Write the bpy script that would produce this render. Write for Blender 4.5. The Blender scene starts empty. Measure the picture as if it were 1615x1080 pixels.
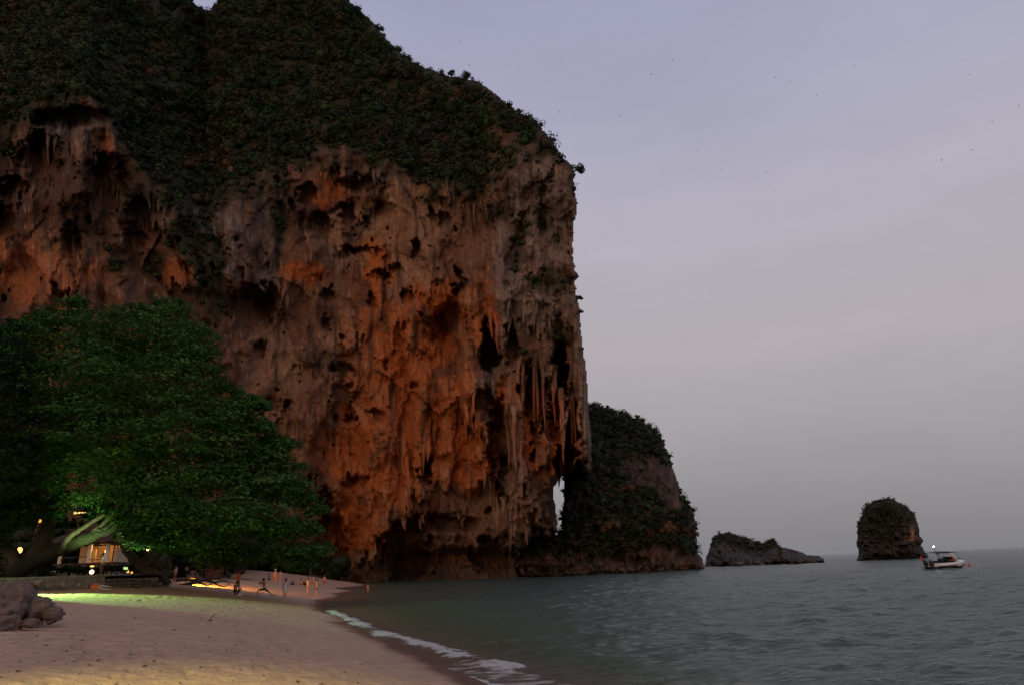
import bpy, bmesh, math, random
import numpy as np
from mathutils import Vector, Matrix
rng = np.random.default_rng(7)
random.seed(7)
scene = bpy.context.scene
COL = scene.collection

# ------------------------------------------------------------------ camera
EYE = np.array([0.0, 0.0, 2.6])
FPX, CX, CY = 1077.0, 807.5, 540.0
PITCH, ROLL = math.radians(18.08), math.radians(2.15)
_F = np.array([0, math.cos(PITCH), math.sin(PITCH)])
_R0 = np.array([1.0, 0, 0]); _U0 = np.array([0, -math.sin(PITCH), math.cos(PITCH)])
_R = math.cos(ROLL) * _R0 - math.sin(ROLL) * _U0
_U = math.sin(ROLL) * _R0 + math.cos(ROLL) * _U0
cam_d = bpy.data.cameras.new('camera'); cam = bpy.data.objects.new('camera', cam_d); COL.objects.link(cam)
cam.matrix_world = Matrix(((_R[0], _U[0], -_F[0], EYE[0]), (_R[1], _U[1], -_F[1], EYE[1]), (_R[2], _U[2], -_F[2], EYE[2]), (0, 0, 0, 1)))
cam_d.sensor_width = 36.0; cam_d.lens = 36.0 * FPX / 1615.0
cam_d.clip_start = 0.1; cam_d.clip_end = 40000
scene.camera = cam

# ------------------------------------------------------------------ sky, afterglow, exposure
SUN_AZ = math.radians(200.0)      # the sun has just set behind the camera (azimuth clockwise from +Y)
SUN_EL = math.radians(7.0)
scene.view_settings.view_transform = 'Standard'
scene.view_settings.look = 'None'
scene.view_settings.exposure = 0.0
scene.view_settings.gamma = 1.0
scene.view_settings.use_curve_mapping = False
world = bpy.data.worlds.new('World'); scene.world = world; world.use_nodes = True
wn, wl = world.node_tree.nodes, world.node_tree.links
for n in list(wn): wn.remove(n)
w_out = wn.new('ShaderNodeOutputWorld'); w_bg = wn.new('ShaderNodeBackground'); wl.new(w_bg.outputs[0], w_out.inputs[0])
w_tc = wn.new('ShaderNodeTexCoord')
w_sep = wn.new('ShaderNodeSeparateXYZ'); wl.new(w_tc.outputs['Generated'], w_sep.inputs[0])
w_ramp = wn.new('ShaderNodeValToRGB'); wl.new(w_sep.outputs['Z'], w_ramp.inputs[0])
SKY = [(0.0, (.212, .215, .236)), (.07, (.258, .256, .280)), (.16, (.342, .326, .358)), (.28, (.438, .398, .430)), (.42, (.450, .418, .480)), (.62, (.372, .372, .505)), (1.0, (.25, .26, .41))]
el = w_ramp.color_ramp.elements
el[0].position, el[0].color = SKY[0][0], (*SKY[0][1], 1)
el[1].position, el[1].color = SKY[-1][0], (*SKY[-1][1], 1)
for p, c in SKY[1:-1]:
    e = el.new(p); e.color = (*c, 1)
# thin high cloud streaks
w_map = wn.new('ShaderNodeMapping'); w_map.inputs['Scale'].default_value = (2.2, 2.2, 6.5); w_map.inputs['Rotation'].default_value = (0.0, 0.35, 0.3)
wl.new(w_tc.outputs['Generated'], w_map.inputs[0])
w_noise = wn.new('ShaderNodeTexNoise'); w_noise.inputs['Scale'].default_value = 1.6; w_noise.inputs['Detail'].default_value = 6; w_noise.inputs['Roughness'].default_value = .55
wl.new(w_map.outputs[0], w_noise.inputs['Vector'])
w_mr = wn.new('ShaderNodeMapRange'); w_mr.inputs['From Min'].default_value = .3; w_mr.inputs['From Max'].default_value = .72; w_mr.inputs['To Min'].default_value = 0.955; w_mr.inputs['To Max'].default_value = 1.06
wl.new(w_noise.outputs['Fac'], w_mr.inputs[0])
w_mul = wn.new('ShaderNodeMix'); w_mul.data_type = 'RGBA'; w_mul.blend_type = 'MULTIPLY'; w_mul.inputs[0].default_value = 1.0
wl.new(w_ramp.outputs[0], w_mul.inputs[6]); wl.new(w_mr.outputs[0], w_mul.inputs[7])
# afterglow over the place where the sun went down
sd = (math.sin(SUN_AZ) * math.cos(SUN_EL), math.cos(SUN_AZ) * math.cos(SUN_EL), math.sin(SUN_EL))
w_dot = wn.new('ShaderNodeVectorMath'); w_dot.operation = 'DOT_PRODUCT'; w_dot.inputs[1].default_value = sd
wl.new(w_tc.outputs['Generated'], w_dot.inputs[0])
w_gl = wn.new('ShaderNodeMapRange'); w_gl.interpolation_type = 'SMOOTHSTEP'; w_gl.inputs['From Min'].default_value = .25; w_gl.inputs['From Max'].default_value = 1.0
wl.new(w_dot.outputs['Value'], w_gl.inputs[0])
w_glow = wn.new('ShaderNodeMix'); w_glow.data_type = 'RGBA'
w_glow.inputs[7].default_value = (.62, .40, .29, 1)
wl.new(w_gl.outputs[0], w_glow.inputs[0]); wl.new(w_mul.outputs[2], w_glow.inputs[6])
# the physical sky carries a small share of the light
w_sky = wn.new('ShaderNodeTexSky'); w_sky.sky_type = 'NISHITA'; w_sky.sun_disc = False
w_sky.sun_elevation = math.radians(1.0); w_sky.sun_rotation = SUN_AZ
w_add = wn.new('ShaderNodeMix'); w_add.data_type = 'RGBA'; w_add.blend_type = 'ADD'; w_add.inputs[0].default_value = 0.015
wl.new(w_glow.outputs[2], w_add.inputs[6]); wl.new(w_sky.outputs[0], w_add.inputs[7])
wl.new(w_add.outputs[2], w_bg.inputs['Color']); w_bg.inputs['Strength'].default_value = 1.0
sun_d = bpy.data.lights.new('afterglow_sun', 'SUN'); sun_d.energy = 0.28; sun_d.angle = math.radians(40); sun_d.color = (1.0, .72, .52)
sun = bpy.data.objects.new('afterglow_sun', sun_d); COL.objects.link(sun)
sun.rotation_euler = Vector((-sd[0], -sd[1], -sd[2] - .25)).to_track_quat('-Z', 'Y').to_euler()
scene.cycles.use_denoising = True
scene.cycles.max_bounces = 6; scene.cycles.diffuse_bounces = 3; scene.cycles.glossy_bounces = 3
scene.cycles.sample_clamp_indirect = 3.0
scene.cycles.caustics_reflective = False; scene.cycles.caustics_refractive = False

# ------------------------------------------------------------------ pixel <-> world (photo pixels, 1615 x 1080)
def dirs(px, py):
    px = np.asarray(px, float); py = np.asarray(py, float)
    return _F + _R * ((px - CX) / FPX)[..., None] - _U * ((py - CY) / FPX)[..., None]
def W(px, py, Y):
    d = dirs(px, py); return EYE + d * (np.asarray(Y, float) / d[..., 1])[..., None]
def on_z(px, py, z):
    d = dirs(px, py); t = (z - EYE[2]) / d[..., 2]; return EYE + d * t[..., None]
def pixel_of(P):
    v = np.asarray(P, float) - EYE; f = v @ _F
    return CX + FPX * (v @ _R) / f, CY - FPX * (v @ _U) / f

# ------------------------------------------------------------------ noise
_tabs = {}
def _tab(seed):
    if seed not in _tabs:
        r = np.random.default_rng(1000 + seed); p = r.permutation(256); a = r.random(256) * 2 * np.pi
        g3 = r.normal(size=(256, 3)); g3 /= np.linalg.norm(g3, axis=1)[:, None]
        _tabs[seed] = (np.concatenate([p, p]), np.cos(a), np.sin(a), g3)
    return _tabs[seed]
def perlin(x, y, seed=0):
    p, gc, gs, _ = _tab(seed)
    xi = np.floor(x).astype(np.int64); yi = np.floor(y).astype(np.int64); xf = x - xi; yf = y - yi
    u = xf * xf * xf * (xf * (xf * 6 - 15) + 10); v = yf * yf * yf * (yf * (yf * 6 - 15) + 10)
    X0 = xi & 255; X1 = (xi + 1) & 255; Y0 = yi & 255; Y1 = (yi + 1) & 255
    def g(X, Yc, dx, dy):
        h = p[p[X] + Yc]; return gc[h] * dx + gs[h] * dy
    a = g(X0, Y0, xf, yf); b = g(X1, Y0, xf - 1, yf); c = g(X0, Y1, xf, yf - 1); d = g(X1, Y1, xf - 1, yf - 1)
    a = a + u * (b - a); c = c + u * (d - c)
    return (a + v * (c - a)) * 1.5
def fbm(x, y, o=4, seed=0, rough=.5):
    s = 0; a = 1; t = 0
    for i in range(o):
        s = s + a * perlin(x * 2 ** i + 17.3 * i, y * 2 ** i - 9.1 * i, seed + i); t += a; a *= rough
    return s / t
def ridged(x, y, o=4, seed=0, rough=.5):
    s = 0; a = 1; t = 0
    for i in range(o):
        s = s + a * (1 - np.abs(perlin(x * 2 ** i + 5.3 * i, y * 2 ** i + 3.7 * i, seed + i)) * 1.6); t += a; a *= rough
    return s / t
def perlin3(P, seed=0):
    p, _, _, g3 = _tab(seed)
    I = np.floor(P).astype(np.int64); f = P - I; u = f * f * f * (f * (f * 6 - 15) + 10)
    r = 0
    for dx in (0, 1):
        for dy in (0, 1):
            for dz in (0, 1):
                h = p[p[p[(I[..., 0] + dx) & 255] + ((I[..., 1] + dy) & 255)] + ((I[..., 2] + dz) & 255)]
                d = (g3[h] * (f - np.array([dx, dy, dz]))).sum(-1)
                w = (u[..., 0] if dx else 1 - u[..., 0]) * (u[..., 1] if dy else 1 - u[..., 1]) * (u[..., 2] if dz else 1 - u[..., 2])
                r = r + w * d
    return r * 1.5
def fbm3(P, o=4, seed=0, rough=.5):
    s = 0; a = 1; t = 0
    for i in range(o):
        s = s + a * perlin3(P * 2 ** i + 7.7 * i, seed + i); t += a; a *= rough
    return s / t
def hash2(i, j, seed=0):
    h = (i.astype(np.int64) * 374761393 + j.astype(np.int64) * 668265263 + seed * 1442695041) & 0x7fffffff
    h = ((h ^ (h >> 13)) * 1274126177) & 0x7fffffff
    return ((h ^ (h >> 16)) & 0xffff) / 65535.0
def worley(x, y, seed=0):
    xi = np.floor(x); yi = np.floor(y); best = np.full(x.shape, 9.0); cid = np.zeros(x.shape)
    for dx in (-1, 0, 1):
        for dy in (-1, 0, 1):
            a = xi + dx; b = yi + dy
            qx = a + hash2(a, b, seed); qy = b + hash2(a, b, seed + 1)
            d = np.hypot(qx - x, qy - y); m = d < best
            best = np.where(m, d, best); cid = np.where(m, hash2(a, b, seed + 2), cid)
    return best, cid
def sstep(a, b, x):
    t = np.clip((x - a) / (b - a), 0, 1); return t * t * (3 - 2 * t)
def blob(px, py, cx, cy, rx, ry, p=2.0):
    return np.exp(-((((px - cx) / rx) ** 2 + ((py - cy) / ry) ** 2) ** (p / 2)))
def lerp(a, b, t):
    return a + (b - a) * t

# ------------------------------------------------------------------ objects
def tag(o, label=None, cat=None, group=None, kind=None):
    if label: o['label'] = label
    if cat: o['category'] = cat
    if group: o['group'] = group
    if kind: o['kind'] = kind
    return o
def mesh_data(name, V, F, col=None, smooth=True, attrs=None):
    V = np.ascontiguousarray(V, np.float32); F = np.ascontiguousarray(F, np.int32)
    m = bpy.data.meshes.new(name); k = F.shape[1]
    m.vertices.add(len(V)); m.vertices.foreach_set('co', V.ravel())
    m.loops.add(F.size); m.loops.foreach_set('vertex_index', F.ravel())
    m.polygons.add(len(F)); m.polygons.foreach_set('loop_start', np.arange(0, F.size, k, dtype=np.int32))
    m.polygons.foreach_set('use_smooth', np.full(len(F), bool(smooth)))
    m.update(calc_edges=True)
    if col is not None:
        a = m.color_attributes.new('Col', 'FLOAT_COLOR', 'POINT')
        a.data.foreach_set('color', np.concatenate([np.clip(col, 0, 1), np.ones((len(V), 1))], 1).astype(np.float32).ravel())
    for k2, v in (attrs or {}).items():
        a = m.attributes.new(k2, 'FLOAT', 'POINT'); a.data.foreach_set('value', np.asarray(v, np.float32))
    return m
def obj(name, data, mat=None, parent=None):
    o = bpy.data.objects.new(name, data); COL.objects.link(o)
    if mat is not None and not data.materials: data.materials.append(mat)
    if parent is not None: o.parent = parent
    return o
def empty(name, loc=(0, 0, 0), rz=0.0):
    o = bpy.data.objects.new(name, None); COL.objects.link(o); o.location = tuple(loc); o.rotation_euler = (0, 0, rz); o.empty_display_size = .3
    return o
class MB:
    """collects simple shapes into one mesh"""
    def __init__(s): s.v = []; s.f = []
    def add(s, vs, fs):
        b = len(s.v); s.v += [tuple(map(float, q)) for q in vs]; s.f += [tuple(i + b for i in q) for q in fs]
    def box(s, x0, x1, y0, y1, z0, z1):
        s.add([(x, y, z) for z in (z0, z1) for y in (y0, y1) for x in (x0, x1)], [(0, 2, 3, 1), (4, 5, 7, 6), (0, 1, 5, 4), (2, 6, 7, 3), (0, 4, 6, 2), (1, 3, 7, 5)])
        return s
    def tube(s, pts, rad, n=8, cap=True):
        pts = [np.asarray(p, float) for p in pts]; L = len(pts); rad = [rad] * L if np.isscalar(rad) else rad
        vs = []; ref = None
        for i in range(L):
            t = pts[min(i + 1, L - 1)] - pts[max(i - 1, 0)]; t = t / (np.linalg.norm(t) + 1e-9)
            if ref is None:
                ref = np.cross(t, (0, 0, 1.0)) if abs(t[2]) < .9 else np.cross(t, (0, 1.0, 0))
            u = ref - t * (ref @ t); u /= np.linalg.norm(u) + 1e-9; w = np.cross(t, u); ref = u
            for k in range(n):
                a = 2 * math.pi * k / n; vs.append(pts[i] + rad[i] * (math.cos(a) * u + math.sin(a) * w))
        fs = [(i * n + k, i * n + (k + 1) % n, (i + 1) * n + (k + 1) % n, (i + 1) * n + k) for i in range(L - 1) for k in range(n)]
        if cap: fs += [tuple(range(n))[::-1], tuple((L - 1) * n + k for k in range(n))]
        s.add(vs, fs); return s
    def loft(s, rings, closed=True, cap=True):
        n = len(rings[0]); vs = [p for r in rings for p in r]; fs = []
        for i in range(len(rings) - 1):
            for k in range(n if closed else n - 1):
                fs.append((i * n + k, i * n + (k + 1) % n, (i + 1) * n + (k + 1) % n, (i + 1) * n + k))
        if cap and closed: fs += [tuple(range(n))[::-1], tuple((len(rings) - 1) * n + k for k in range(n))]
        s.add(vs, fs); return s
    def ball(s, c, r, n=10, m=7):
        r = (r, r, r) if np.isscalar(r) else r
        rings = []
        for i in range(m + 1):
            t = math.pi * i / m; q = max(math.sin(t), .02)
            rings.append([(c[0] + r[0] * q * math.cos(2 * math.pi * k / n), c[1] + r[1] * q * math.sin(2 * math.pi * k / n), c[2] - r[2] * math.cos(t)) for k in range(n)])
        return s.loft(rings)
    def data(s, name, smooth=False):
        m = bpy.data.meshes.new(name); m.from_pydata(s.v, [], s.f)
        if smooth:
            for p in m.polygons: p.use_smooth = True
        bm = bmesh.new(); bm.from_mesh(m); bmesh.ops.recalc_face_normals(bm, faces=bm.faces); bm.to_mesh(m); bm.free()
        return m
    def build(s, name, mat, parent=None, smooth=False): return obj(name, s.data(name, smooth), mat, parent)

# ------------------------------------------------------------------ materials
def material(name, base=(.5, .5, .5), rough=.7, metallic=0.0, noise=0.0, nscale=6.0, bump=0.0, bscale=20.0, attr=None, emit=None, estr=0.0, spec=.35):
    m = bpy.data.materials.new(name); m.use_nodes = True; nt = m.node_tree; n, l = nt.nodes, nt.links
    b = n['Principled BSDF']; b.inputs['Roughness'].default_value = rough; b.inputs['Metallic'].default_value = metallic
    b.inputs['Specular IOR Level'].default_value = spec
    src = None
    if attr:
        a = n.new('ShaderNodeAttribute'); a.attribute_name = attr; src = a.outputs['Color']
    tc = n.new('ShaderNodeTexCoord')
    if noise > 0:
        t = n.new('ShaderNodeTexNoise'); t.inputs['Scale'].default_value = nscale; t.inputs['Detail'].default_value = 6; l.new(tc.outputs['Object'], t.inputs['Vector'])
        r = n.new('ShaderNodeMapRange'); r.inputs['From Min'].default_value = .25; r.inputs['From Max'].default_value = .75; r.inputs['To Min'].default_value = 1 - noise; r.inputs['To Max'].default_value = 1 + noise
        l.new(t.outputs['Fac'], r.inputs[0])
        x = n.new('ShaderNodeMix'); x.data_type = 'RGBA'; x.blend_type = 'MULTIPLY'; x.inputs[0].default_value = 1
        if src is not None: l.new(src, x.inputs[6])
        else: x.inputs[6].default_value = (*base, 1)
        l.new(r.outputs[0], x.inputs[7]); src = x.outputs[2]
    if src is not None: l.new(src, b.inputs['Base Color'])
    else: b.inputs['Base Color'].default_value = (*base, 1)
    if bump > 0:
        t = n.new('ShaderNodeTexNoise'); t.inputs['Scale'].default_value = bscale; t.inputs['Detail'].default_value = 8; l.new(tc.outputs['Object'], t.inputs['Vector'])
        bn = n.new('ShaderNodeBump'); bn.inputs['Strength'].default_value = 1.0; bn.inputs['Distance'].default_value = bump; l.new(t.outputs['Fac'], bn.inputs['Height']); l.new(bn.outputs[0], b.inputs['Normal'])
    if emit is not None:
        b.inputs['Emission Color'].default_value = (*emit, 1); b.inputs['Emission Strength'].default_value = estr
    return m
def leaf_material(name, trans=.25):
    m = bpy.data.materials.new(name); m.use_nodes = True; n, l = m.node_tree.nodes, m.node_tree.links
    b = n['Principled BSDF']; b.inputs['Roughness'].default_value = .6; b.inputs['Specular IOR Level'].default_value = .25
    a = n.new('ShaderNodeAttribute'); a.attribute_name = 'Col'; l.new(a.outputs['Color'], b.inputs['Base Color'])
    t = n.new('ShaderNodeBsdfTranslucent'); l.new(a.outputs['Color'], t.inputs['Color'])
    mx = n.new('ShaderNodeMixShader'); mx.inputs[0].default_value = trans
    l.new(b.outputs[0], mx.inputs[1]); l.new(t.outputs[0], mx.inputs[2]); l.new(mx.outputs[0], n['Material Output'].inputs['Surface'])
    return m
M = {}
M['rock'] = material('limestone', attr='Col', rough=.92, noise=.28, nscale=.9, bump=.28, bscale=1.1, spec=.12)
M['boulder'] = material('beach_rock', attr='Col', rough=.9, noise=.3, nscale=4, bump=.05, bscale=9, spec=.2)
M['leaf'] = leaf_material('leaves')
M['bark'] = material('bark', (.07, .06, .042), rough=.9, noise=.4, nscale=5, bump=.03, bscale=14)
M['deadwood'] = material('dead_wood', (.10, .075, .055), rough=.9, noise=.4, nscale=6, bump=.02, bscale=18)

# ------------------------------------------------------------------ foliage
def leaf_mesh(name, P, N, size, col, aspect=.5, core=None):
    n = len(P); size = np.broadcast_to(np.asarray(size, float), (n,))
    N = N / (np.linalg.norm(N, axis=1)[:, None] + 1e-9)
    T = rng.normal(size=(n, 3)); T -= N * (T * N).sum(1)[:, None]; T /= np.linalg.norm(T, axis=1)[:, None] + 1e-9
    B = np.cross(N, T); s = size[:, None]; bend = N * s * .18
    V = np.stack([P - T * s * .5 - bend, P + B * s * aspect * .5, P + T * s * .5 - bend, P - B * s * aspect * .5], 1).reshape(-1, 3)
    F = np.arange(4 * n).reshape(n, 4); K = np.repeat(col, 4, axis=0)
    if core is not None: F = np.concatenate([F, core[1] + len(V)]); V = np.concatenate([V, core[0]]); K = np.concatenate([K, core[2]])
    return mesh_data(name, V, F, K, smooth=core is not None)
def crown_leaves(C, R, per, col, flat=.8, jit=.22, low=-.35):
    """leaf points spread through the outer shell of many crowns: returns P, N, col"""
    n = len(C); k = per
    D = rng.normal(size=(n, k, 3)); D /= np.linalg.norm(D, axis=2)[..., None]
    D[..., 2] = np.where(D[..., 2] < low, -D[..., 2], D[..., 2])
    rad = R[:, None] * (.70 + .36 * rng.random((n, k)))
    lump = 1 + .25 * np.sin(D[..., 0] * 5 + C[:, None, 0]) * np.cos(D[..., 2] * 6 + C[:, None, 2])
    P = C[:, None, :] + D * (rad * lump)[..., None] * np.array([1, 1, flat])
    N = D + rng.normal(size=D.shape) * jit + np.array([0, 0, .25])
    c = np.repeat(col[:, None, :], k, axis=1) * (.8 + .4 * rng.random((n, k, 1)))
    return P.reshape(-1, 3), N.reshape(-1, 3), c.reshape(-1, 3)
_c = np.array([(x, y, z) for x in (-1, 0, 1) for y in (-1, 0, 1) for z in (-1, 0, 1) if (x, y, z) != (0, 0, 0)], float)
_ci = {tuple(map(int, p)): i for i, p in enumerate(_c)}; CORE_F = []
for ax in range(3):
    u, w = (ax + 1) % 3, (ax + 2) % 3
    for sg in (-1, 1):
        for a0 in (-1, 0):
            for b0 in (-1, 0):
                q = []
                for da, db in ((0, 0), (1, 0), (1, 1), (0, 1)):
                    p = [0, 0, 0]; p[ax] = sg; p[u] = a0 + da; p[w] = b0 + db; q.append(_ci[tuple(p)])
                CORE_F.append(q if sg > 0 else q[::-1])
CORE_F = np.array(CORE_F); CORE_V = _c / np.linalg.norm(_c, axis=1)[:, None]
def crown_cores(C, R, col, k, flat=.8):
    # the dense twiggy heart of each crown behind its outer leaves
    m = R > 1.15; C, R, col = C[m], R[m], col[m]; n = len(C); lump = 1 + .22 * rng.normal(size=(n, 26, 1)).clip(-1.2, 1.2)
    V = C[:, None, :] + CORE_V[None] * lump * (R * k)[:, None, None] * np.array([1, 1, flat]); F = CORE_F[None] + (np.arange(n) * 26)[:, None, None]
    return V.reshape(-1, 3), F.reshape(-1, 4), np.repeat(col, 26, axis=0)
GREENS = np.array([(.022, .044, .013), (.028, .054, .015), (.036, .056, .017), (.044, .050, .019), (.016, .036, .013)])
DRY = np.array([(.085, .045, .024), (.070, .050, .030), (.115, .050, .020)])
def scrub_colours(n, dry=.15):
    c = GREENS[rng.integers(0, len(GREENS), n)] * (.45 + 1.1 * rng.random((n, 1)) ** 1.5)
    d = DRY[rng.integers(0, len(DRY), n)] * (.6 + .5 * rng.random((n, 1)))
    return np.where(rng.random((n, 1)) < dry, d, c)

# ------------------------------------------------------------------ relief rock from an outline seen from the beach
def poly_sd(px, py, poly):
    poly = np.asarray(poly, float); inside = np.zeros(px.shape, bool); best = np.full(px.shape, 1e9)
    for (x0, y0), (x1, y1) in zip(poly, np.roll(poly, -1, axis=0)):
        dx, dy = x1 - x0, y1 - y0; t = np.clip(((px - x0) * dx + (py - y0) * dy) / (dx * dx + dy * dy + 1e-9), 0, 1)
        best = np.minimum(best, (px - x0 - t * dx) ** 2 + (py - y0 - t * dy) ** 2)
        c = ((y0 > py) != (y1 > py)); xs = x0 + (py - y0) * dx / (dy if dy else 1e-9)
        inside ^= c & (px < xs)
    return np.where(inside, 1, -1) * np.sqrt(best)
def relief(outline, step, yfun, colfun, round_w, round_d, back, edge=2.5, eseed=50):
    o = np.asarray(outline, float)
    xs = np.arange(o[:, 0].min() - 4, o[:, 0].max() + 4 + step, step); ys = np.arange(o[:, 1].min() - 4, o[:, 1].max() + 4 + step, step)
    PX, PY = np.meshgrid(xs, ys)
    sdm = poly_sd(PX, PY, o) + edge * fbm(PX / 9, PY / 9, 3, eseed)
    Y = yfun(PX, PY)
    if round_d:
        q = 1 - np.clip(sdm / round_w, 0, 1); Y = Y + round_d * (1 - np.sqrt(np.clip(1 - q * q, 0, 1)))
    ok = sdm > 0; ny, nx = PX.shape
    q = ok[:-1, :-1] & ok[1:, :-1] & ok[:-1, 1:] & ok[1:, 1:]
    idx = np.arange(ny * nx).reshape(ny, nx)
    F = np.stack([idx[:-1, :-1][q], idx[1:, :-1][q], idx[1:, 1:][q], idx[:-1, 1:][q]], 1)
    used = np.unique(F); re = np.full(ny * nx, -1); re[used] = np.arange(len(used)); F = re[F]
    px, py, yy = PX.ravel()[used], PY.ravel()[used], Y.ravel()[used]
    V = W(px, py, yy); C = colfun(px, py)
    # fold the rim back so the rock has its body behind
    E = np.concatenate([F[:, [0, 1]], F[:, [1, 2]], F[:, [2, 3]], F[:, [3, 0]]]); Es = np.sort(E, 1)
    _, first, cnt = np.unique(Es, axis=0, return_index=True, return_counts=True)
    B = E[first[cnt == 1]]; bv = np.unique(B); rb = np.full(len(V), -1); rb[bv] = len(V) + np.arange(len(bv))
    d = V[bv] - EYE; d /= np.linalg.norm(d, axis=1)[:, None]
    V2 = V[bv] + d * back
    F2 = np.stack([B[:, 1], B[:, 0], rb[B[:, 0]], rb[B[:, 1]]], 1)
    return np.concatenate([V, V2]), np.concatenate([F, F2]), np.concatenate([C, C[bv]]), dict(px=px, py=py, Y=yy, V=V)

# ================================================================== GROUND: beach sand
_shore_px = [(735, 1080), (700, 1062), (650, 1040), (612, 1018), (580, 1000), (545, 984), (512, 966), (497, 955), (494, 948), (505, 938), (530, 928), (552, 920), (572, 916.5), (585, 914.5)]
_sh = on_z(np.array([p[0] for p in _shore_px]), np.array([p[1] for p in _shore_px]), 0.03)
_near = np.array([[1.2, 6.0, .03], [2.6, -2.0, .03], [4.5, -14, .03]])
SHORE = np.concatenate([_near[::-1], _sh])
_ctl = [(0, 1080, 11), (250, 1080, 12.2), (480, 1080, 13.6), (620, 1078, 14.6), (50, 990, 18), (330, 975, 24), (200, 1000, 19), (560, 1040, 18), (449, 944, 61), (417, 941, 60), (373, 940, 58),
        (275, 921, 64), (150, 930, 54), (60, 934, 50), (485, 937, 76), (499, 939, 75), (433, 920, 92), (494, 927, 88), (511, 926, 100), (474, 921, 98), (490, 908, 158), (440, 904, 140), (380, 903, 130), (520, 913, 160),
        (300, 950, 42), (200, 952, 40), (420, 960, 42), (100, 960, 34), (300, 925, 66), (340, 918, 80)]
_cp = np.array([W(*c) for c in _ctl])
_off = []
for i in range(3, len(SHORE) - 1):
    t = SHORE[i + 1] - SHORE[i - 1]; nrm = np.array([t[1], -t[0], 0]); nrm /= np.linalg.norm(nrm) + 1e-9
    _off.append(SHORE[i] + nrm * 9 + np.array([0, 0, -1.0]))
_extra = np.array([[-20, 0, 1.7], [-10, -8, 1.5], [-40, 20, 2.3], [-60, 45, 2.4], [-60, 100, 2.6], [-45, 160, 2.9], [12, 5, -1.1], [14, -12, -1.2], [40, 40, -2.4], [60, 120, -3], [0, 190, -1.5], [-110, 60, 2.6], [-110, 160, 2.8]])
_cp = np.concatenate([_cp, SHORE, np.array(_off), _extra])
def _phi(r): return np.where(r > 1e-6, r * r * np.log(r + 1e-9), 0)
_n = len(_cp); _A = np.zeros((_n + 3, _n + 3))
_A[:_n, :_n] = _phi(np.hypot(_cp[:, None, 0] - _cp[None, :, 0], _cp[:, None, 1] - _cp[None, :, 1])) + np.eye(_n) * 25.0
_A[:_n, _n] = 1; _A[:_n, _n + 1:] = _cp[:, :2]; _A[_n:, :_n] = _A[:_n, _n:].T
_w = np.linalg.solve(_A, np.concatenate([_cp[:, 2], np.zeros(3)]))
def sand_z(x, y):
    x = np.asarray(x, float); y = np.asarray(y, float); z = _w[_n] + _w[_n + 1] * x + _w[_n + 2] * y
    for i in range(_n): z = z + _w[i] * _phi(np.hypot(x - _cp[i, 0], y - _cp[i, 1]))
    return np.clip(z, -3, 4.5)
def G(px, py):
    """the point of the sand seen at a photo pixel"""
    d = dirs(px, py); d = d / d[1]; lo = 4.0
    for t in np.concatenate([np.arange(6, 60, .25), np.arange(60, 260, .5)]):
        p = EYE + d * t
        if p[2] < sand_z(p[0], p[1]): return p
    return on_z(px, py, 0)
def polar(a0, a1, na, r0, r1, nr):
    A = np.radians(np.linspace(a0, a1, na)); R = np.geomspace(r0, r1, nr)
    AA, RR = np.meshgrid(A, R); return RR * np.sin(AA), RR * np.cos(AA), RR
def grid_faces(ny, nx, keep=None):
    idx = np.arange(ny * nx).reshape(ny, nx)
    F = np.stack([idx[:-1, :-1], idx[:-1, 1:], idx[1:, 1:], idx[1:, :-1]], -1).reshape(-1, 4)
    if keep is not None:
        k = keep.ravel(); F = F[k[F].all(1)]
    return F
def compact(V, F, *arrs):
    u = np.unique(F); re = np.full(len(V), -1); re[u] = np.arange(len(u)); return (V[u], re[F]) + tuple(a[u] for a in arrs)

X, Y, R = polar(-62, 12, 700, 4.5, 215, 320)
Zs = sand_z(X, Y)
und = .035 * fbm(X / 2.6, Y / 2.6, 3, 3) + .03 * fbm(X / .8, Y / .8, 2, 8)
f1, cid = worley(X / .62 + .3 * fbm(X, Y, 2, 13), Y / .5, 11); f2, cid2 = worley(X / .30 + 3, Y / .30, 21); trod = sstep(-.15, .3, fbm(X / 3.2, Y / 4.5, 3, 17))
foot = (.25 + .75 * trod) * (-.065 * sstep(.30, .12, f1) * (cid > .5) - .03 * sstep(.34, .12, f2) * (cid2 > .6) + .012 * np.exp(-((f1 - .36) / .07) ** 2) * (cid > .5))
dry = sstep(.35, .75, Zs + .12 * fbm(X / 3, Y / 3, 2, 5))
Zs2 = Zs + (und + foot * sstep(120, 30, R)) * dry
keep = (Zs > -.7)
V, F, wet, vx, vy = compact(np.stack([X, Y, Zs2], -1).reshape(-1, 3), grid_faces(*X.shape, keep), (1 - sstep(.05, .24, Zs + .10 * fbm(X / 2.2, Y / 2.2, 3, 31))).ravel(), X.ravel(), Y.ravel())
tone = .5 + .5 * fbm(vx / 5, vy / 5, 4, 41)
colr = lerp(np.array([.49, .33, .225]), np.array([.41, .275, .195]), tone[:, None])
sand_m = bpy.data.materials.new('sand'); sand_m.use_nodes = True
_nt = sand_m.node_tree; n, l = _nt.nodes, _nt.links; b = n['Principled BSDF']
a = n.new('ShaderNodeAttribute'); a.attribute_name = 'Col'; aw = n.new('ShaderNodeAttribute'); aw.attribute_name = 'wet'
tc = n.new('ShaderNodeTexCoord')
t1 = n.new('ShaderNodeTexNoise'); t1.inputs['Scale'].default_value = 2.5; t1.inputs['Detail'].default_value = 8; t1.inputs['Roughness'].default_value = .65; l.new(tc.outputs['Object'], t1.inputs['Vector'])
r1 = n.new('ShaderNodeMapRange'); r1.inputs['From Min'].default_value = .3; r1.inputs['From Max'].default_value = .7; r1.inputs['To Min'].default_value = .74; r1.inputs['To Max'].default_value = 1.18; l.new(t1.outputs['Fac'], r1.inputs[0])
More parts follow.
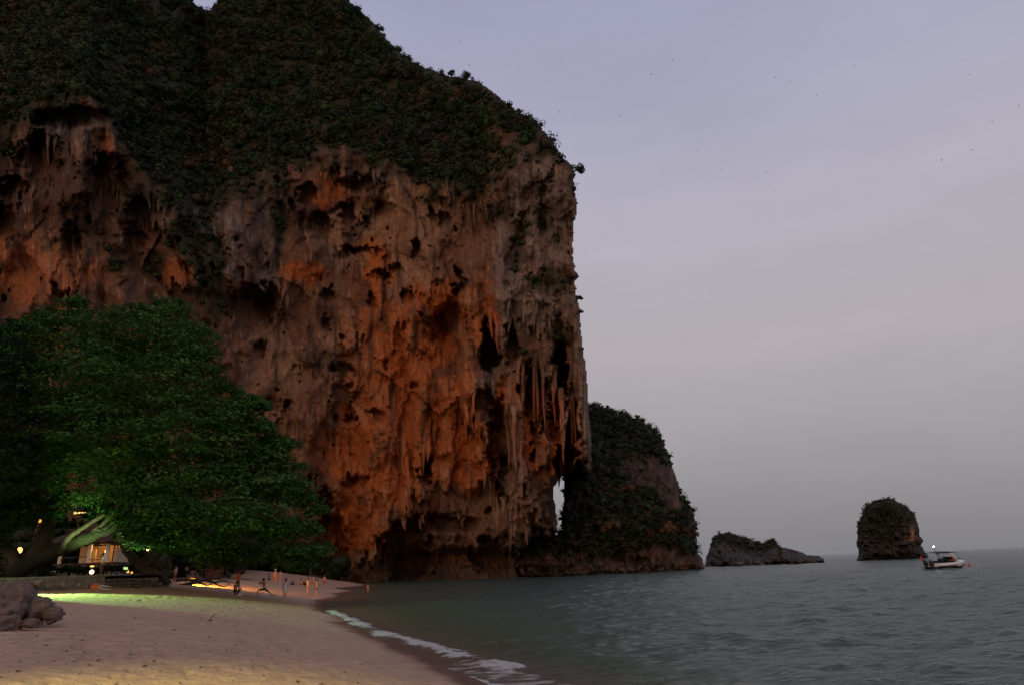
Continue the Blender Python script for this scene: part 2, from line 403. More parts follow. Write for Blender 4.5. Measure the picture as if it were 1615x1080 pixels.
x1 = n.new('ShaderNodeMix'); x1.data_type = 'RGBA'; x1.blend_type = 'MULTIPLY'; x1.inputs[0].default_value = 1; l.new(a.outputs['Color'], x1.inputs[6]); l.new(r1.outputs[0], x1.inputs[7])
xw = n.new('ShaderNodeMix'); xw.data_type = 'RGBA'; xw.inputs[7].default_value = (.17, .115, .085, 1); l.new(aw.outputs['Fac'], xw.inputs[0]); l.new(x1.outputs[2], xw.inputs[6]); l.new(xw.outputs[2], b.inputs['Base Color'])
rr = n.new('ShaderNodeMapRange'); rr.inputs['To Min'].default_value = .95; rr.inputs['To Max'].default_value = .22; l.new(aw.outputs['Fac'], rr.inputs[0]); l.new(rr.outputs[0], b.inputs['Roughness'])
b.inputs['Specular IOR Level'].default_value = .25
bn = n.new('ShaderNodeBump'); bn.inputs['Distance'].default_value = .12
st = n.new('ShaderNodeMapRange'); st.inputs['To Min'].default_value = .9; st.inputs['To Max'].default_value = .05; l.new(aw.outputs['Fac'], st.inputs[0]); l.new(st.outputs[0], bn.inputs['Strength'])
l.new(t1.outputs['Fac'], bn.inputs['Height']); l.new(bn.outputs[0], b.inputs['Normal'])
beach = obj('beach', mesh_data('beach', V, F, colr, True, dict(wet=wet)), sand_m)
tag(beach, 'pink grey sand beach trodden with footprints along the bay', None, None, 'structure')

# ================================================================== SEA
def seg_dist(x, y, pl):
    best = np.full(x.shape, 1e9); along = np.zeros(x.shape); acc = 0
    for (x0, y0), (x1, y1) in zip(pl[:-1, :2], pl[1:, :2]):
        dx, dy = x1 - x0, y1 - y0; L = math.hypot(dx, dy); t = np.clip(((x - x0) * dx + (y - y0) * dy) / (L * L + 1e-9), 0, 1)
        d = np.hypot(x - x0 - t * dx, y - y0 - t * dy); m = d < best; best = np.where(m, d, best); along = np.where(m, acc + t * L, along); acc += L
    return best, along
def pxline(pts, z=.12):
    return on_z(np.array([p[0] for p in pts], float), np.array([p[1] for p in pts], float), z)
A_ = np.radians(np.linspace(-44, 62, 690)); R_ = np.concatenate([np.geomspace(6, 14, 60)[:-1], np.geomspace(14, 130, 480)[:-1], np.geomspace(130, 12000, 110)]); AA_, R = np.meshgrid(A_, R_); X, Y = R * np.sin(AA_), R * np.cos(AA_)
depth = -sand_z(X, Y); depth = np.where(R > 180, 3, depth)
amp = sstep(.0, 1.2, depth) * .85 + .15
far = sstep(900, 150, R)
# wind chop running towards the beach plus low swell
chop = .16 * fbm(X / 1.5 + .25 * perlin(X / 6, Y / 6, 3), Y / .95, 3, 61, .55) + .34 * fbm(X / 5.5, Y / 2.6, 3, 71, .55) + .12 * perlin(X / 16, Y / 7, 77)
res = R * .0045
Z = chop * amp * far * sstep(9, 1.2, res / 1.0)
F1 = pxline([(512, 957), (530, 965), (548, 973), (575, 984), (605, 996), (650, 1007), (690, 1018), (720, 1029), (768, 1039), (800, 1046)])
d1, s1 = seg_dist(X, Y, F1)
wob = .5 * fbm(s1 / 2.2, s1 * 0 + 2.3, 3, 91)
ends = sstep(0, 6, s1) 
ridge = np.exp(-(d1 / (.62 + .4 * wob)) ** 2) * ends
Z = Z + ridge * (.17 + .12 * fbm(X / .5, Y / .5, 3, 95))
br = fbm(X / .45, Y / .3, 4, 101, .65)
band = .62 + .55 * np.abs(fbm(s1 / 3.4, s1 * 0 + 5.1, 3, 104))
near_cam = sstep(75, 25, R)
foam = sstep(.0, .62, ridge * (.72 + .6 * np.clip(.5 + fbm(s1 / 4.2, s1 * 0, 2, 109) * 1.6, 0, 1)) * band - .13 + .5 * br * (ridge > .05))
def strand(pts, w, k, th):
    dd, ss = seg_dist(X, Y, pxline(pts, .05)); e = np.exp(-(dd / w) ** 2)
    return min(1, k * 1.35) * sstep(th - .16, th + .22, e * .55 + .38 * fbm(X / .8, Y / .4, 4, 120))
foam = np.maximum(foam, strand([(652, 1030), (680, 1031), (705, 1031)], .22, .5, .42))
foam = np.maximum(foam, strand([(700, 1058), (725, 1062), (748, 1064), (772, 1074), (800, 1082)], .16, .75, .30))
foam = np.maximum(foam, strand([(735, 1048), (775, 1055), (820, 1068), (860, 1082)], 1.5, .55, .40))
foam = np.maximum(foam, strand([(735, 1012), (780, 1007), (842, 1003), (870, 1008)], .45, .42, .40))
foam = np.maximum(foam, strand([(660, 984), (690, 981), (725, 980)], .5, .35, .40))
foam = np.maximum(foam, strand([(520, 962), (540, 955), (565, 953)], .6, .4, .38))
foam = np.maximum(foam, strand([(492, 940), (510, 934), (540, 925), (556, 921)], .6, .5, .38))
foam = np.maximum(foam, strand([(622, 912), (660, 911)], .9, .3, .40))
foam = np.maximum(foam, strand([(880, 914), (895, 911)], .9, .35, .40))
shallow = sstep(1.5, .0, depth)
X1, Y1 = X, Y
# thin wash sheet near the shore lies just on the sand
Zf = np.where(depth < .35, np.maximum(Z * .6, -depth * 0 + Z * .6), Z)
keep = (depth > -.16)
V, F, fo, sh = compact(np.stack([X, Y, Zf], -1).reshape(-1, 3), grid_faces(*X.shape, keep), foam.ravel(), shallow.ravel())
sea_m = bpy.data.materials.new('sea_water'); sea_m.use_nodes = True
n, l = sea_m.node_tree.nodes, sea_m.node_tree.links; n.remove(n['Principled BSDF'])
af = n.new('ShaderNodeAttribute'); af.attribute_name = 'foam'; ash = n.new('ShaderNodeAttribute'); ash.attribute_name = 'shallow'
cr = n.new('ShaderNodeValToRGB'); l.new(ash.outputs['Fac'], cr.inputs[0]); e = cr.color_ramp.elements
e[0].color = (.042, .076, .062, 1); e[1].color = (.115, .088, .062, 1); e[1].position = 1.0
q = e.new(.45); q.color = (.046, .080, .054, 1); q = e.new(.78); q.color = (.055, .078, .044, 1)
tc = n.new('ShaderNodeTexCoord'); mp = n.new('ShaderNodeMapping'); mp.inputs['Scale'].default_value = (.7, 1.6, 1); l.new(tc.outputs['Object'], mp.inputs[0])
t1 = n.new('ShaderNodeTexNoise'); t1.inputs['Scale'].default_value = 1.1; t1.inputs['Detail'].default_value = 6; t1.inputs['Roughness'].default_value = .62; l.new(mp.outputs[0], t1.inputs['Vector'])
bn = n.new('ShaderNodeBump'); bn.inputs['Distance'].default_value = .30; bn.inputs['Strength'].default_value = 1.0; l.new(t1.outputs['Fac'], bn.inputs['Height'])
df = n.new('ShaderNodeBsdfDiffuse'); l.new(cr.outputs[0], df.inputs['Color'])
gl = n.new('ShaderNodeBsdfGlossy'); gl.inputs['Roughness'].default_value = .2; l.new(bn.outputs[0], gl.inputs['Normal'])
fr = n.new('ShaderNodeFresnel'); fr.inputs['IOR'].default_value = 1.33; l.new(bn.outputs[0], fr.inputs['Normal'])
mn = n.new('ShaderNodeMapRange'); mn.inputs['From Max'].default_value = .8; mn.inputs['To Min'].default_value = .01; mn.inputs['To Max'].default_value = .76; l.new(fr.outputs[0], mn.inputs[0])
m1 = n.new('ShaderNodeMixShader'); l.new(mn.outputs[0], m1.inputs[0]); l.new(df.outputs[0], m1.inputs[1]); l.new(gl.outputs[0], m1.inputs[2])
fd = n.new('ShaderNodeBsdfDiffuse'); fd.inputs['Color'].default_value = (.43, .45, .43, 1)
t2 = n.new('ShaderNodeTexNoise'); t2.inputs['Scale'].default_value = 3.0; t2.inputs['Detail'].default_value = 7; t2.inputs['Roughness'].default_value = .7; l.new(mp.outputs[0], t2.inputs['Vector'])
lc = n.new('ShaderNodeMath'); lc.operation = 'MULTIPLY_ADD'; lc.inputs[1].default_value = 1.9; l.new(af.outputs['Fac'], lc.inputs[0]); 
sb = n.new('ShaderNodeMath'); sb.operation = 'MULTIPLY'; sb.inputs[1].default_value = -2.3; l.new(t2.outputs['Fac'], sb.inputs[0]); l.new(sb.outputs[0], lc.inputs[2])
lr = n.new('ShaderNodeMapRange'); lr.interpolation_type = 'SMOOTHSTEP'; lr.inputs['From Min'].default_value = -.25; lr.inputs['From Max'].default_value = .75; l.new(lc.outputs[0], lr.inputs[0])
gt = n.new('ShaderNodeMath'); gt.operation = 'MULTIPLY'; l.new(lr.outputs[0], gt.inputs[0]); gm = n.new('ShaderNodeMapRange'); gm.inputs['From Max'].default_value = .25; l.new(af.outputs['Fac'], gm.inputs[0]); l.new(gm.outputs[0], gt.inputs[1])
m2 = n.new('ShaderNodeMixShader'); l.new(gt.outputs[0], m2.inputs[0]); l.new(m1.outputs[0], m2.inputs[1]); l.new(fd.outputs[0], m2.inputs[2]); l.new(m2.outputs[0], n['Material Output'].inputs['Surface'])
sea = obj('sea', mesh_data('sea', V, F, None, True, dict(foam=fo, shallow=sh)), sea_m)
tag(sea, 'grey green sea with small waves breaking on the sand', None, None, 'structure')

# ================================================================== THE BIG CLIFF
CL_OUT = [(-70, -90), (285, -90), (303, 0), (312, 10), (322, 17), (332, 13), (345, 0), (362, -70), (500, -70), (545, -2), (565, 12), (585, 30), (603, 52), (622, 74), (642, 88), (662, 103), (684, 112), (706, 119), (728, 122), (750, 126), (772, 140), (798, 162), (822, 178), (848, 192), (868, 218), (888, 246), (905, 262), (908, 275), (906, 290), (911, 320), (910, 340), (905, 352), (904, 400), (908, 425), (915, 436), (908, 444), (909, 462), (916, 490), (917, 520), (920, 550), (925, 575), (928, 610), (930, 655), (934, 690), (934, 738), (928, 749), (920, 742), (914, 728), (907, 738), (898, 752), (888, 748), (882, 758), (873, 772), (876, 792), (878, 815), (881, 838), (868, 848), (850, 850), (838, 862), (828, 885), (820, 925), (400, 935), (-70, 950)]
VEG_PX = [-80, 0, 60, 100, 140, 180, 230, 280, 320, 360, 400, 440, 500, 545, 600, 650, 700, 740, 780, 820, 860, 905]
VEG_PY = [215, 205, 180, 170, 155, 205, 280, 315, 345, 300, 280, 265, 245, 238, 250, 285, 296, 310, 300, 260, 240, 268]
CAVES = [(398, 492, 30, 34, 9, 4), (420, 470, 18, 18, 5, 4), (413, 553, 8, 15, 5, 4), (549, 348, 9, 26, 7, 4), (508, 360, 17, 22, 5, 3), (577, 350, 9, 11, 4, 4), (570, 292, 34, 13, 6, 4), (486, 308, 14, 14, 6, 3), (606, 335, 18, 16, 4, 3), (545, 400, 16, 12, 5, 3), (572, 396, 26, 10, 5, 3),
         (712, 528, 25, 48, 8, 4), (772, 550, 11, 38, 14, 6), (690, 520, 14, 20, 4, 3), (725, 450, 7, 28, 6, 3), (788, 690, 17, 55, 11, 4), (672, 745, 10, 22, 8, 4), (540, 640, 15, 42, 6, 3), (542, 585, 16, 10, 6, 3), (550, 660, 8, 6, 4, 4), (645, 872, 38, 44, 10, 4), (515, 800, 14, 24, 6, 3), (560, 760, 18, 10, 5, 3), (597, 655, 10, 8, 4, 3),
         (690, 826, 60, 13, 6, 4), (760, 640, 14, 26, 7, 3), (836, 618, 14, 40, 11, 5), (858, 630, 9, 34, 11, 5), (882, 605, 12, 52, 14, 5), (903, 690, 10, 50, 12, 5), (870, 672, 11, 22, 11, 5), (846, 700, 8, 40, 9, 4), (888, 722, 12, 34, 14, 5), (806, 545, 9, 34, 8, 4), (735, 895, 120, 26, 6, 4), (855, 885, 34, 40, 22, 5), (800, 760, 14, 40, 8, 3), (772, 880, 26, 26, 8, 3),
         (60, 255, 34, 40, 9, 4), (112, 188, 60, 17, 8, 4), (165, 292, 32, 46, 7, 4), (205, 208, 22, 20, 8, 4), (228, 352, 26, 36, 6, 3), (18, 300, 22, 22, 8, 4), (112, 385, 12, 34, 5, 3), (215, 395, 14, 30, 4, 3), (5, 350, 16, 28, 5, 3), (520, 870, 26, 60, 9, 4), (420, 650, 40, 18, 3, 3), (600, 440, 14, 10, 4, 3), (625, 425, 9, 13, 5, 4), (655, 400, 10, 14, 5, 4), (642, 470, 10, 9, 4, 4), (585, 475, 6, 10, 4, 4), (604, 432, 5, 8, 3, 4), (680, 335, 7, 14, 5, 4), (700, 345, 10, 7, 4, 4), (515, 465, 12, 9, 5, 3), (517, 510, 9, 12, 4, 3), (535, 330, 8, 8, 4, 3)]
RIBS = [(792, 450, 12, 110, 3.5, 2), (735, 590, 18, 70, 3.5, 2), (752, 620, 14, 80, 4.5, 2), (818, 650, 10, 90, 4, 2), (915, 640, 12, 100, 3.5, 2), (868, 600, 6, 90, 3, 2), (662, 660, 14, 100, 3, 2), (590, 830, 30, 50, 4, 2), (560, 250, 60, 14, 4, 2), (640, 740, 12, 90, 2.5, 2), (800, 790, 10, 70, 3, 2), (840, 760, 22, 60, 3, 2), (450, 440, 16, 40, 4, 2), (270, 330, 20, 50, 3, 2), (130, 250, 24, 50, 4, 2), (40, 250, 10, 40, 2, 2)]
def tufa(px, py, w, L, seed):
    xw = px + .45 * w * fbm(px / (3 * w), py / (1.2 * L), 2, seed) * 2
    q = xw / w; c = np.floor(q); f = q - c; h = hash2(c, c * 0 + seed, seed)
    ph = py / (L * (.6 + .8 * hash2(c, c * 0, seed + 5))) + h * 7; k = np.floor(ph); s = ph - k
    tip = .55 + .42 * hash2(c, k, seed + 9)
    prof = np.where(s < tip, .25 + .75 * (s / tip), np.clip(1 - (s - tip) / .07, 0, 1))
    return prof * np.sqrt(np.clip(1 - (2 * f - 1) ** 2, 0, 1)) * (.3 + .7 * hash2(c, k, seed + 3))
def veg_line(px): return np.interp(px, VEG_PX, VEG_PY)
ORANGE = [(650, 560, 110, 110), (745, 640, 110, 70), (590, 440, 34, 70), (520, 300, 34, 30), (600, 720, 110, 110), (760, 500, 34, 80), (560, 820, 60, 60), (720, 720, 80, 60), (690, 480, 70, 40), (860, 680, 60, 80), (480, 430, 50, 20), (275, 425, 28, 32), (30, 430, 50, 60), (100, 430, 60, 50), (170, 235, 14, 30), (640, 640, 50, 120), (905, 380, 8, 30)]
GREY = [(350, 360, 70, 90), (420, 380, 30, 110), (850, 330, 60, 120), (810, 430, 40, 90), (845, 490, 50, 60), (255, 320, 60, 40), (300, 180, 80, 60), (770, 600, 20, 60), (790, 420, 14, 120), (600, 270, 40, 20), (570, 270, 30, 15), (100, 200, 50, 30)]
TAN = [(580, 380, 80, 60), (660, 350, 60, 60), (430, 570, 60, 70), (410, 650, 50, 60), (540, 560, 40, 80), (640, 440, 60, 40), (590, 660, 60, 40), (640, 310, 50, 30), (830, 800, 30, 40), (600, 885, 50, 20), (30, 230, 14, 40), (60, 400, 80, 40)]
VEGB = [(130, 178, 30, 14, .7), (430, 290, 30, 30, .6), (520, 262, 20, 16, .6), (680, 312, 26, 16, .7), (250, 300, 40, 40, .6), (20, 235, 30, 16, .6), (170, 380, 24, 30, .45), (590, 262, 20, 12, .5), (210, 262, 40, 34, .6), (180, 420, 20, 16, .4), (60, 190, 40, 18, .5), (380, 300, 40, 24, .6), (150, 330, 22, 20, .3), (740, 305, 40, 16, .7), (860, 340, 22, 40, .6), (900, 300, 8, 30, .5), (845, 450, 20, 24, .5), (620, 270, 40, 10, .5), (330, 410, 40, 60, .9), (290, 370, 40, 40, .8), (240, 420, 24, 30, .7), (340, 480, 30, 40, .5), (440, 350, 16, 50, .8), (820, 370, 22, 40, .7), (870, 440, 36, 30, .8), (885, 530, 34, 20, .8), (790, 330, 30, 26, .6), (850, 290, 30, 24, .4), (880, 380, 18, 24, .5), (770, 340, 16, 24, .5), (815, 395, 14, 50, .5), (800, 660, 7, 30, .7), (795, 760, 8, 30, .6), (910, 560, 10, 20, .5), (300, 300, 40, 40, .8), (210, 300, 26, 30, .4), (840, 560, 22, 12, .5)]
def cliff_veg(px, py):
    vl = veg_line(px) + 22 * fbm(px / 26, py / 40, 3, 210) + 34 * np.maximum(0, fbm(px / 38, py / 120, 2, 212)) * 1.6
    v = sstep(14, -16, py - vl)
    v = np.where((px > 770) & (py < 300), v * np.clip(.62 + 1.3 * sstep(34, 6, poly_sd(px, py, CL_OUT)) * (py < 285) + .8 * fbm(px / 20, py / 34, 3, 215), 0, 1), v)
    for cx, cy, rx, ry, a in VEGB: v = np.maximum(v, a * sstep(.35, .75, blob(px, py, cx, cy, rx, ry) + .35 * fbm(px / 14, py / 14, 3, 220)))
    rocky = sstep(.3, .6, fbm(px / 34, py / 60, 4, 230)) * sstep(60, 200, py)
    return np.clip(v - .75 * rocky, 0, 1)
PILLARS = [([(738, 455), (742, 560), (744, 690)], 24, 13, 6.5), ([(756, 560), (762, 640), (768, 702)], 13, 7, 4.5), ([(786, 375), (792, 470), (796, 560)], 15, 10, 4.0), ([(806, 560), (812, 660), (826, 790)], 17, 10, 6.0), ([(843, 600), (846, 680), (850, 745)], 9, 5, 6.0), ([(866, 540), (862, 640), (858, 740)], 11, 7, 6.5), ([(892, 590), (890, 660), (886, 722)], 9, 5, 6.5), ([(914, 520), (918, 640), (922, 742)], 15, 8, 6.0), ([(660, 545), (664, 660), (660, 800)], 19, 10, 5.0), ([(634, 690), (642, 760), (640, 838)], 14, 8, 4.5), ([(590, 560), (598, 700), (590, 905)], 36, 26, 5.0), ([(712, 600), (706, 700), (700, 790)], 18, 9, 4.0), ([(800, 735), (806, 800), (812, 878)], 12, 8, 4.0), ([(276, 395), (280, 430), (284, 470)], 22, 17, 3.5), ([(262, 288), (250, 330), (244, 372)], 17, 11, 3.5), ([(908, 320), (909, 380), (911, 442)], 9, 8, 3.0), ([(446, 428), (440, 470), (436, 508)], 15, 9, 3.5), ([(380, 250), (385, 350), (370, 470)], 32, 24, 3.0), ([(424, 270), (428, 340), (420, 430)], 14, 12, 2.5), ([(530, 250), (534, 290)], 20, 12, 3.5), ([(592, 250), (590, 296)], 22, 13, 3.5), ([(700, 285), (704, 330)], 12, 8, 3.0), ([(840, 330), (838, 450), (846, 540)], 22, 14, 3.0), ([(876, 300), (880, 420), (884, 520)], 18, 12, 2.5), ([(560, 480), (552, 560)], 28, 20, 3.5), ([(630, 470), (640, 560)], 34, 26, 4.0), ([(500, 560), (470, 700), (480, 800)], 34, 26, 3.5), ([(690, 400), (680, 480)], 26, 18, 3.0), ([(830, 770), (845, 830)], 22, 14, 4.0), ([(125, 195), (122, 280)], 13, 6, 5.0), ([(172, 200), (176, 255)], 10, 6, 4.0), ([(40, 200), (28, 330)], 20, 12, 3.5), ([(90, 380), (100, 500)], 40, 40, 3.5)]
def pillar_relief(px, py):
    # fluted flowstone pillars, rounded and ending in drips
    pil = np.zeros(px.shape)
    xx = px + 5 * fbm(px / 26, py / 30, 3, 330) + 2 * fbm(px / 8, py / 16, 2, 333)
    for pts, w0, w1, h in PILLARS:
        ys = [q[1] for q in pts]; y0, y1 = ys[0], ys[-1]
        m = (py > y0 - 30) & (py < y1 + 26) & (np.abs(px - pts[0][0]) < 130)
        if not m.any(): continue
        q = py[m]; t = np.clip((q - y0) / (y1 - y0), 0, 1); cxx = np.interp(q, ys, [p[0] for p in pts]); w = (w0 + (w1 - w0) * t) * (1 + .22 * np.sin(q / 17.0 + y0))
        dx = (xx[m] - cxx) / w; fr = hash2(np.floor(xx[m] / 5.0), np.zeros(q.shape), int(y0)); end = y1 - 26 * fr * (w0 / 16)
        pr = np.sqrt(np.clip(1 - dx * dx, 0, 1)) * sstep(y0 - 26, y0 + 30, q) * sstep(end + 3, end - 3, q) * (.55 + .45 * t)
        pil[m] = np.maximum(pil[m], h * pr)
    return pil
def cliff_Y(px, py):
    Y0 = np.interp(px, [-100, 200, 340, 450, 560, 700, 800, 900, 950], [148, 155, 163, 176, 184, 174, 163, 152, 149])
    vl = veg_line(px); up = np.maximum(0, vl - py)
    Y0 = Y0 + .26 * up + 9 * sstep(0, 260, up) * np.clip(fbm(px / 120, py / 90, 3, 200) * 2, -1, 1)
    Y0 = Y0 + 12 * blob(px, py, 322, 60, 28, 120) + 5 * blob(px, py, 320, 330, 30, 140)      # gully under the notch
    rk = 1 - sstep(0, 60, up)                                          # bare wall below the scrub
    wx = px + 9 * fbm(px / 30, py / 30, 3, 240) + 3 * fbm(px / 7, py / 9, 2, 243); wy = py + 9 * fbm(px / 28, py / 28, 3, 245) + 4 * fbm(px / 6, py / 10, 2, 247)
    rough = sstep(-.10, .22, fbm(px / 70, py / 85, 3, 236)); calm = .25 + .75 * rough    # smooth flowstone next to broken rock
    dz = sstep(480, 640, px) * sstep(380, 520, py); drip = np.clip(dz + sstep(700, 760, px) + .15, 0, 1) * rk
    d = 6.5 * fbm(px / 120, py / 150, 3, 250)
    d = d - 3.4 * ridged(px / 62 + .35 * fbm(px / 44, py / 44, 2, 251), py / 150, 2, 252) * rk - (1 - rk) * 3.0 * ridged(px / 60, py / 90, 3, 253)
    f1, cid = worley(wx / 66, wy / 96, 301); d = d + 6.5 * (cid - .5) * rk * sstep(.78, .45, f1)
    f1, cid = worley(wx / 27, wy / 44, 303); d = d + 2.4 * (cid - .5) * rk * sstep(.8, .4, f1) * calm
    d = d - 3.8 * tufa(wx + 10 * fbm(px / 50, py / 70, 2, 254), wy, 40, 190, 255) * rk * (.3 + .7 * rough)
    d = d - drip * (2.2 * tufa(wx, wy, 15, 130, 260) + 1.2 * tufa(wx, wy, 7.5, 70, 270) * calm)
    fl = (1.1 * tufa(px + 2.5 * fbm(px / 12, py / 40, 2, 281), py, 5, 60, 280))
    d = d - rk * calm * (1.0 * fbm(px / 12, py / 20, 3, 290, .55) + .35 * fbm(px / 4, py / 7, 2, 296)) - (1 - rk) * (3.5 * fbm(px / 26, py / 22, 3, 297) + 1.6 * fbm(px / 9, py / 8, 2, 298))
    f1, cid = worley(wx / 18, wy / 27, 300); pocket = sstep(.30, .14, f1) * (cid > .94) * sstep(.0, .2, fbm(px / 90, py / 90, 2, 305) + .10)
    d = d + 4.0 * pocket * rk
    f1, cid = worley(wx / 8 + 4, wy / 11, 310); d = d + 2.0 * sstep(.30, .16, f1) * (cid > .98) * rk
    hx = wx + 13 * fbm(px / 19, py / 24, 3, 346) + 4 * fbm(px / 6, py / 8, 2, 349); hy = wy + 15 * fbm(px / 17, py / 22, 3, 352) + 5 * fbm(px / 5, py / 9, 2, 355)
    for cx, cy, rx, ry, a, p in CAVES:
        b_ = blob(hx if rx < 60 else wx, hy if rx < 60 else wy, cx, cy, rx * 1.08, ry * 1.08, p + 3); tt = np.clip((wy - cy + ry * 1.1) / (2.2 * ry), 0, 1)
        d = d + a * 1.45 * b_ * (np.ones_like(tt) if a >= 10 else (1 - tt) ** .6 * .95 + .12)
    d = d + 2.6 * sstep(842, 880, py + 8 * fbm(px / 20, py / 20, 2, 320)) * sstep(590, 640, px)
    pil = pillar_relief(px, py)
    d = d - pil * rk - fl * np.clip(pil / 3 + .25 * drip, 0, 1) * rk
    for cx, cy, rx, ry, a, p in RIBS: d = d - .5 * a * blob(wx, wy, cx, cy, rx, ry, p)
    return Y0 + d
def zone(px, py, Z):
    s = 0
    for cx, cy, rx, ry in Z: s = np.maximum(s, blob(px, py, cx, cy, rx, ry))
    return s
def cliff_col(px, py):
    wx = px + 16 * fbm(px / 40, py / 40, 3, 400); wy = py + 22 * fbm(px / 36, py / 50, 3, 405)
    n1 = fbm(px / 22, py / 34, 4, 410); st = fbm(px / 7, py / 90, 4, 420); st2 = fbm(px / 3.2, py / 40, 3, 425)
    o = np.clip(sstep(.25, .75, zone(wx, wy, ORANGE) + .45 * n1 + .25 * st), 0, 1)
    g = np.clip(sstep(.25, .7, zone(wx, wy, GREY) + .35 * n1 + .35 * st), 0, 1)
    t = np.clip(sstep(.3, .8, zone(wx, wy, TAN) + .4 * fbm(px / 18, py / 18, 4, 430)), 0, 1)
    c = np.array([.150, .078, .050]) * np.ones(px.shape + (3,))
    c = lerp(c, np.array([.255, .145, .092]), t[..., None] * .9)
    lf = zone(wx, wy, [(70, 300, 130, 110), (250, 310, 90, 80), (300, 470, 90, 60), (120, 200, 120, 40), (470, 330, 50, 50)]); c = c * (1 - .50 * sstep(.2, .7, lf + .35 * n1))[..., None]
    c = lerp(c, np.array([.33, .092, .026]), o[..., None] * np.where(px < 300, .55, .92)[..., None])
    c = lerp(c, np.array([.150, .118, .108]), g[..., None] * .9)
    pale = sstep(.28, .55, st2 + .4 * fbm(px / 15, py / 20, 3, 440)); pale = np.maximum(pale, sstep(.12, .4, fbm(px / 2.6, py / 70, 3, 445)) * sstep(720, 800, px) * (py > veg_line(px))); c = lerp(c, np.array([.37, .25, .18]), pale[..., None] * .5)
    dark = sstep(.12, .42, np.maximum(fbm(px / 13, py / 120, 4, 450), fbm(wx / 60, wy / 75, 3, 455)) + .2 * n1); c = lerp(c, np.array([.052, .036, .029]), dark[..., None] * .75)
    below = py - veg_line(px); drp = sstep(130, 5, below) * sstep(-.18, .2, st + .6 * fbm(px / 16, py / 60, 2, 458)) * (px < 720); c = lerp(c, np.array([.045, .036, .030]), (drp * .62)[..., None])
    tide = sstep(878, 892, py); c = lerp(c, np.array([.06, .05, .042]), tide[..., None] * .6 * (px > 560)[..., None])
    pw = np.clip(pillar_relief(px, py) / 3.5, 0, 1) * sstep(-.25, .25, st + .5 * st2) * np.where(px > 690, .8, .35); c = lerp(c, np.where((px > 760)[..., None], np.array([.27, .185, .145]), np.array([.34, .165, .085])), pw[..., None] * .8)
    moss = sstep(.25, .5, fbm(px / 12, py / 30, 3, 460)) * sstep(700, 760, px) * .5; c = lerp(c, np.array([.06, .06, .028]), moss[..., None])
    v = cliff_veg(px, py); c = lerp(c, np.array([.019, .022, .011]), (v * .92)[..., None])
    return c
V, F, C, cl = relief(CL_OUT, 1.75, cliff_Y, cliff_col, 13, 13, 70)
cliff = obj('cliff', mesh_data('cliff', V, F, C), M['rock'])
tag(cliff, 'towering orange and grey limestone cliff hung with stalactites above the beach', 'cliff', None, 'structure')

def stalactite(px, py, ln, wd):
    Y0 = float(cliff_Y(np.array([px]), np.array([py]))[0])
    d = float(cliff_Y(np.array([px]), np.array([py + ln * .5]))[0]); Yt = min(Y0, d) - 1.0
    n = 9; K = 7; rings = []; ph = rng.random() * 6
    for i in range(n):
        t = i / (n - 1); c = W(px + 1.2 * math.sin(t * 5 + ph) + ln * .02 * t, py - ln * .12 + ln * 1.12 * t, Yt + 4.2 * (1 - t) ** 3)
        r = wd * Y0 / FPX * .5 * ((1 - t) ** .65 * (1 + .35 * math.sin(t * 17 + ph) * (1 - t)) + .05) * (1.5 if i == 0 else 1.15 if i == 1 else 1)
        rings.append([(c[0] + r * math.cos(2 * math.pi * k / K) * (1 + .25 * math.sin(3 * k + ph + i * .7)), c[1] + r * .8 * math.sin(2 * math.pi * k / K), c[2]) for k in range(K)])
    mb = MB().loft(rings); me = mb.data('stalactite', True)
    v = np.empty(len(me.vertices) * 3, np.float32); me.vertices.foreach_get('co', v); v = v.reshape(-1, 3); qx, qy = pixel_of(v)
    col = cliff_col(qx, qy) * (.75 + .45 * rng.random())
    a = me.color_attributes.new('Col', 'FLOAT_COLOR', 'POINT'); a.data.foreach_set('color', np.concatenate([col, np.ones((len(v), 1))], 1).astype(np.float32).ravel())
    obj('stalactite', me, M['rock'], cliff)
for (x0, x1), (y0, y1), (l0, l1), (w0, w1), k in [((735, 768), (610, 660), (22, 50), (4, 8), 13), ((822, 880), (545, 610), (40, 120), (4, 9), 16), ((886, 930), (560, 660), (40, 110), (4, 8), 8), ((790, 832), (590, 660), (40, 120), (4, 9), 9), ((736, 772), (308, 326), (22, 50), (4, 7), 7), ((800, 872), (470, 520), (20, 60), (3, 6), 12), ((498, 540), (262, 290), (10, 22), (5, 9), 8), ((60, 180), (205, 245), (16, 60), (4, 9), 13), ((425, 462), (430, 455), (18, 40), (5, 9), 8), ((635, 690), (650, 740), (36, 70), (5, 8), 9), ((788, 832), (780, 830), (26, 56), (4, 7), 9), ((755, 790), (715, 750), (26, 46), (4, 7), 6), ((560, 600), (262, 285), (10, 26), (5, 9), 6), ((855, 915), (690, 740), (20, 50), (4, 7), 9), ((700, 730), (270, 300), (18, 34), (4, 6), 5), ((765, 800), (480, 530), (25, 60), (4, 7), 7), ((170, 185), (280, 300), (20, 40), (4, 7), 3), ((630, 760), (800, 825), (14, 34), (5, 9), 10), ((230, 250), (290, 310), (20, 46), (4, 6), 4), ((540, 600), (390, 420), (8, 18), (4, 7), 8)]:
    for _ in range(max(3, int(k * .62))): stalactite(rng.uniform(x0, x1), rng.uniform(y0, y1), rng.uniform(l0, l1), rng.uniform(w0, w1) * 1.35)

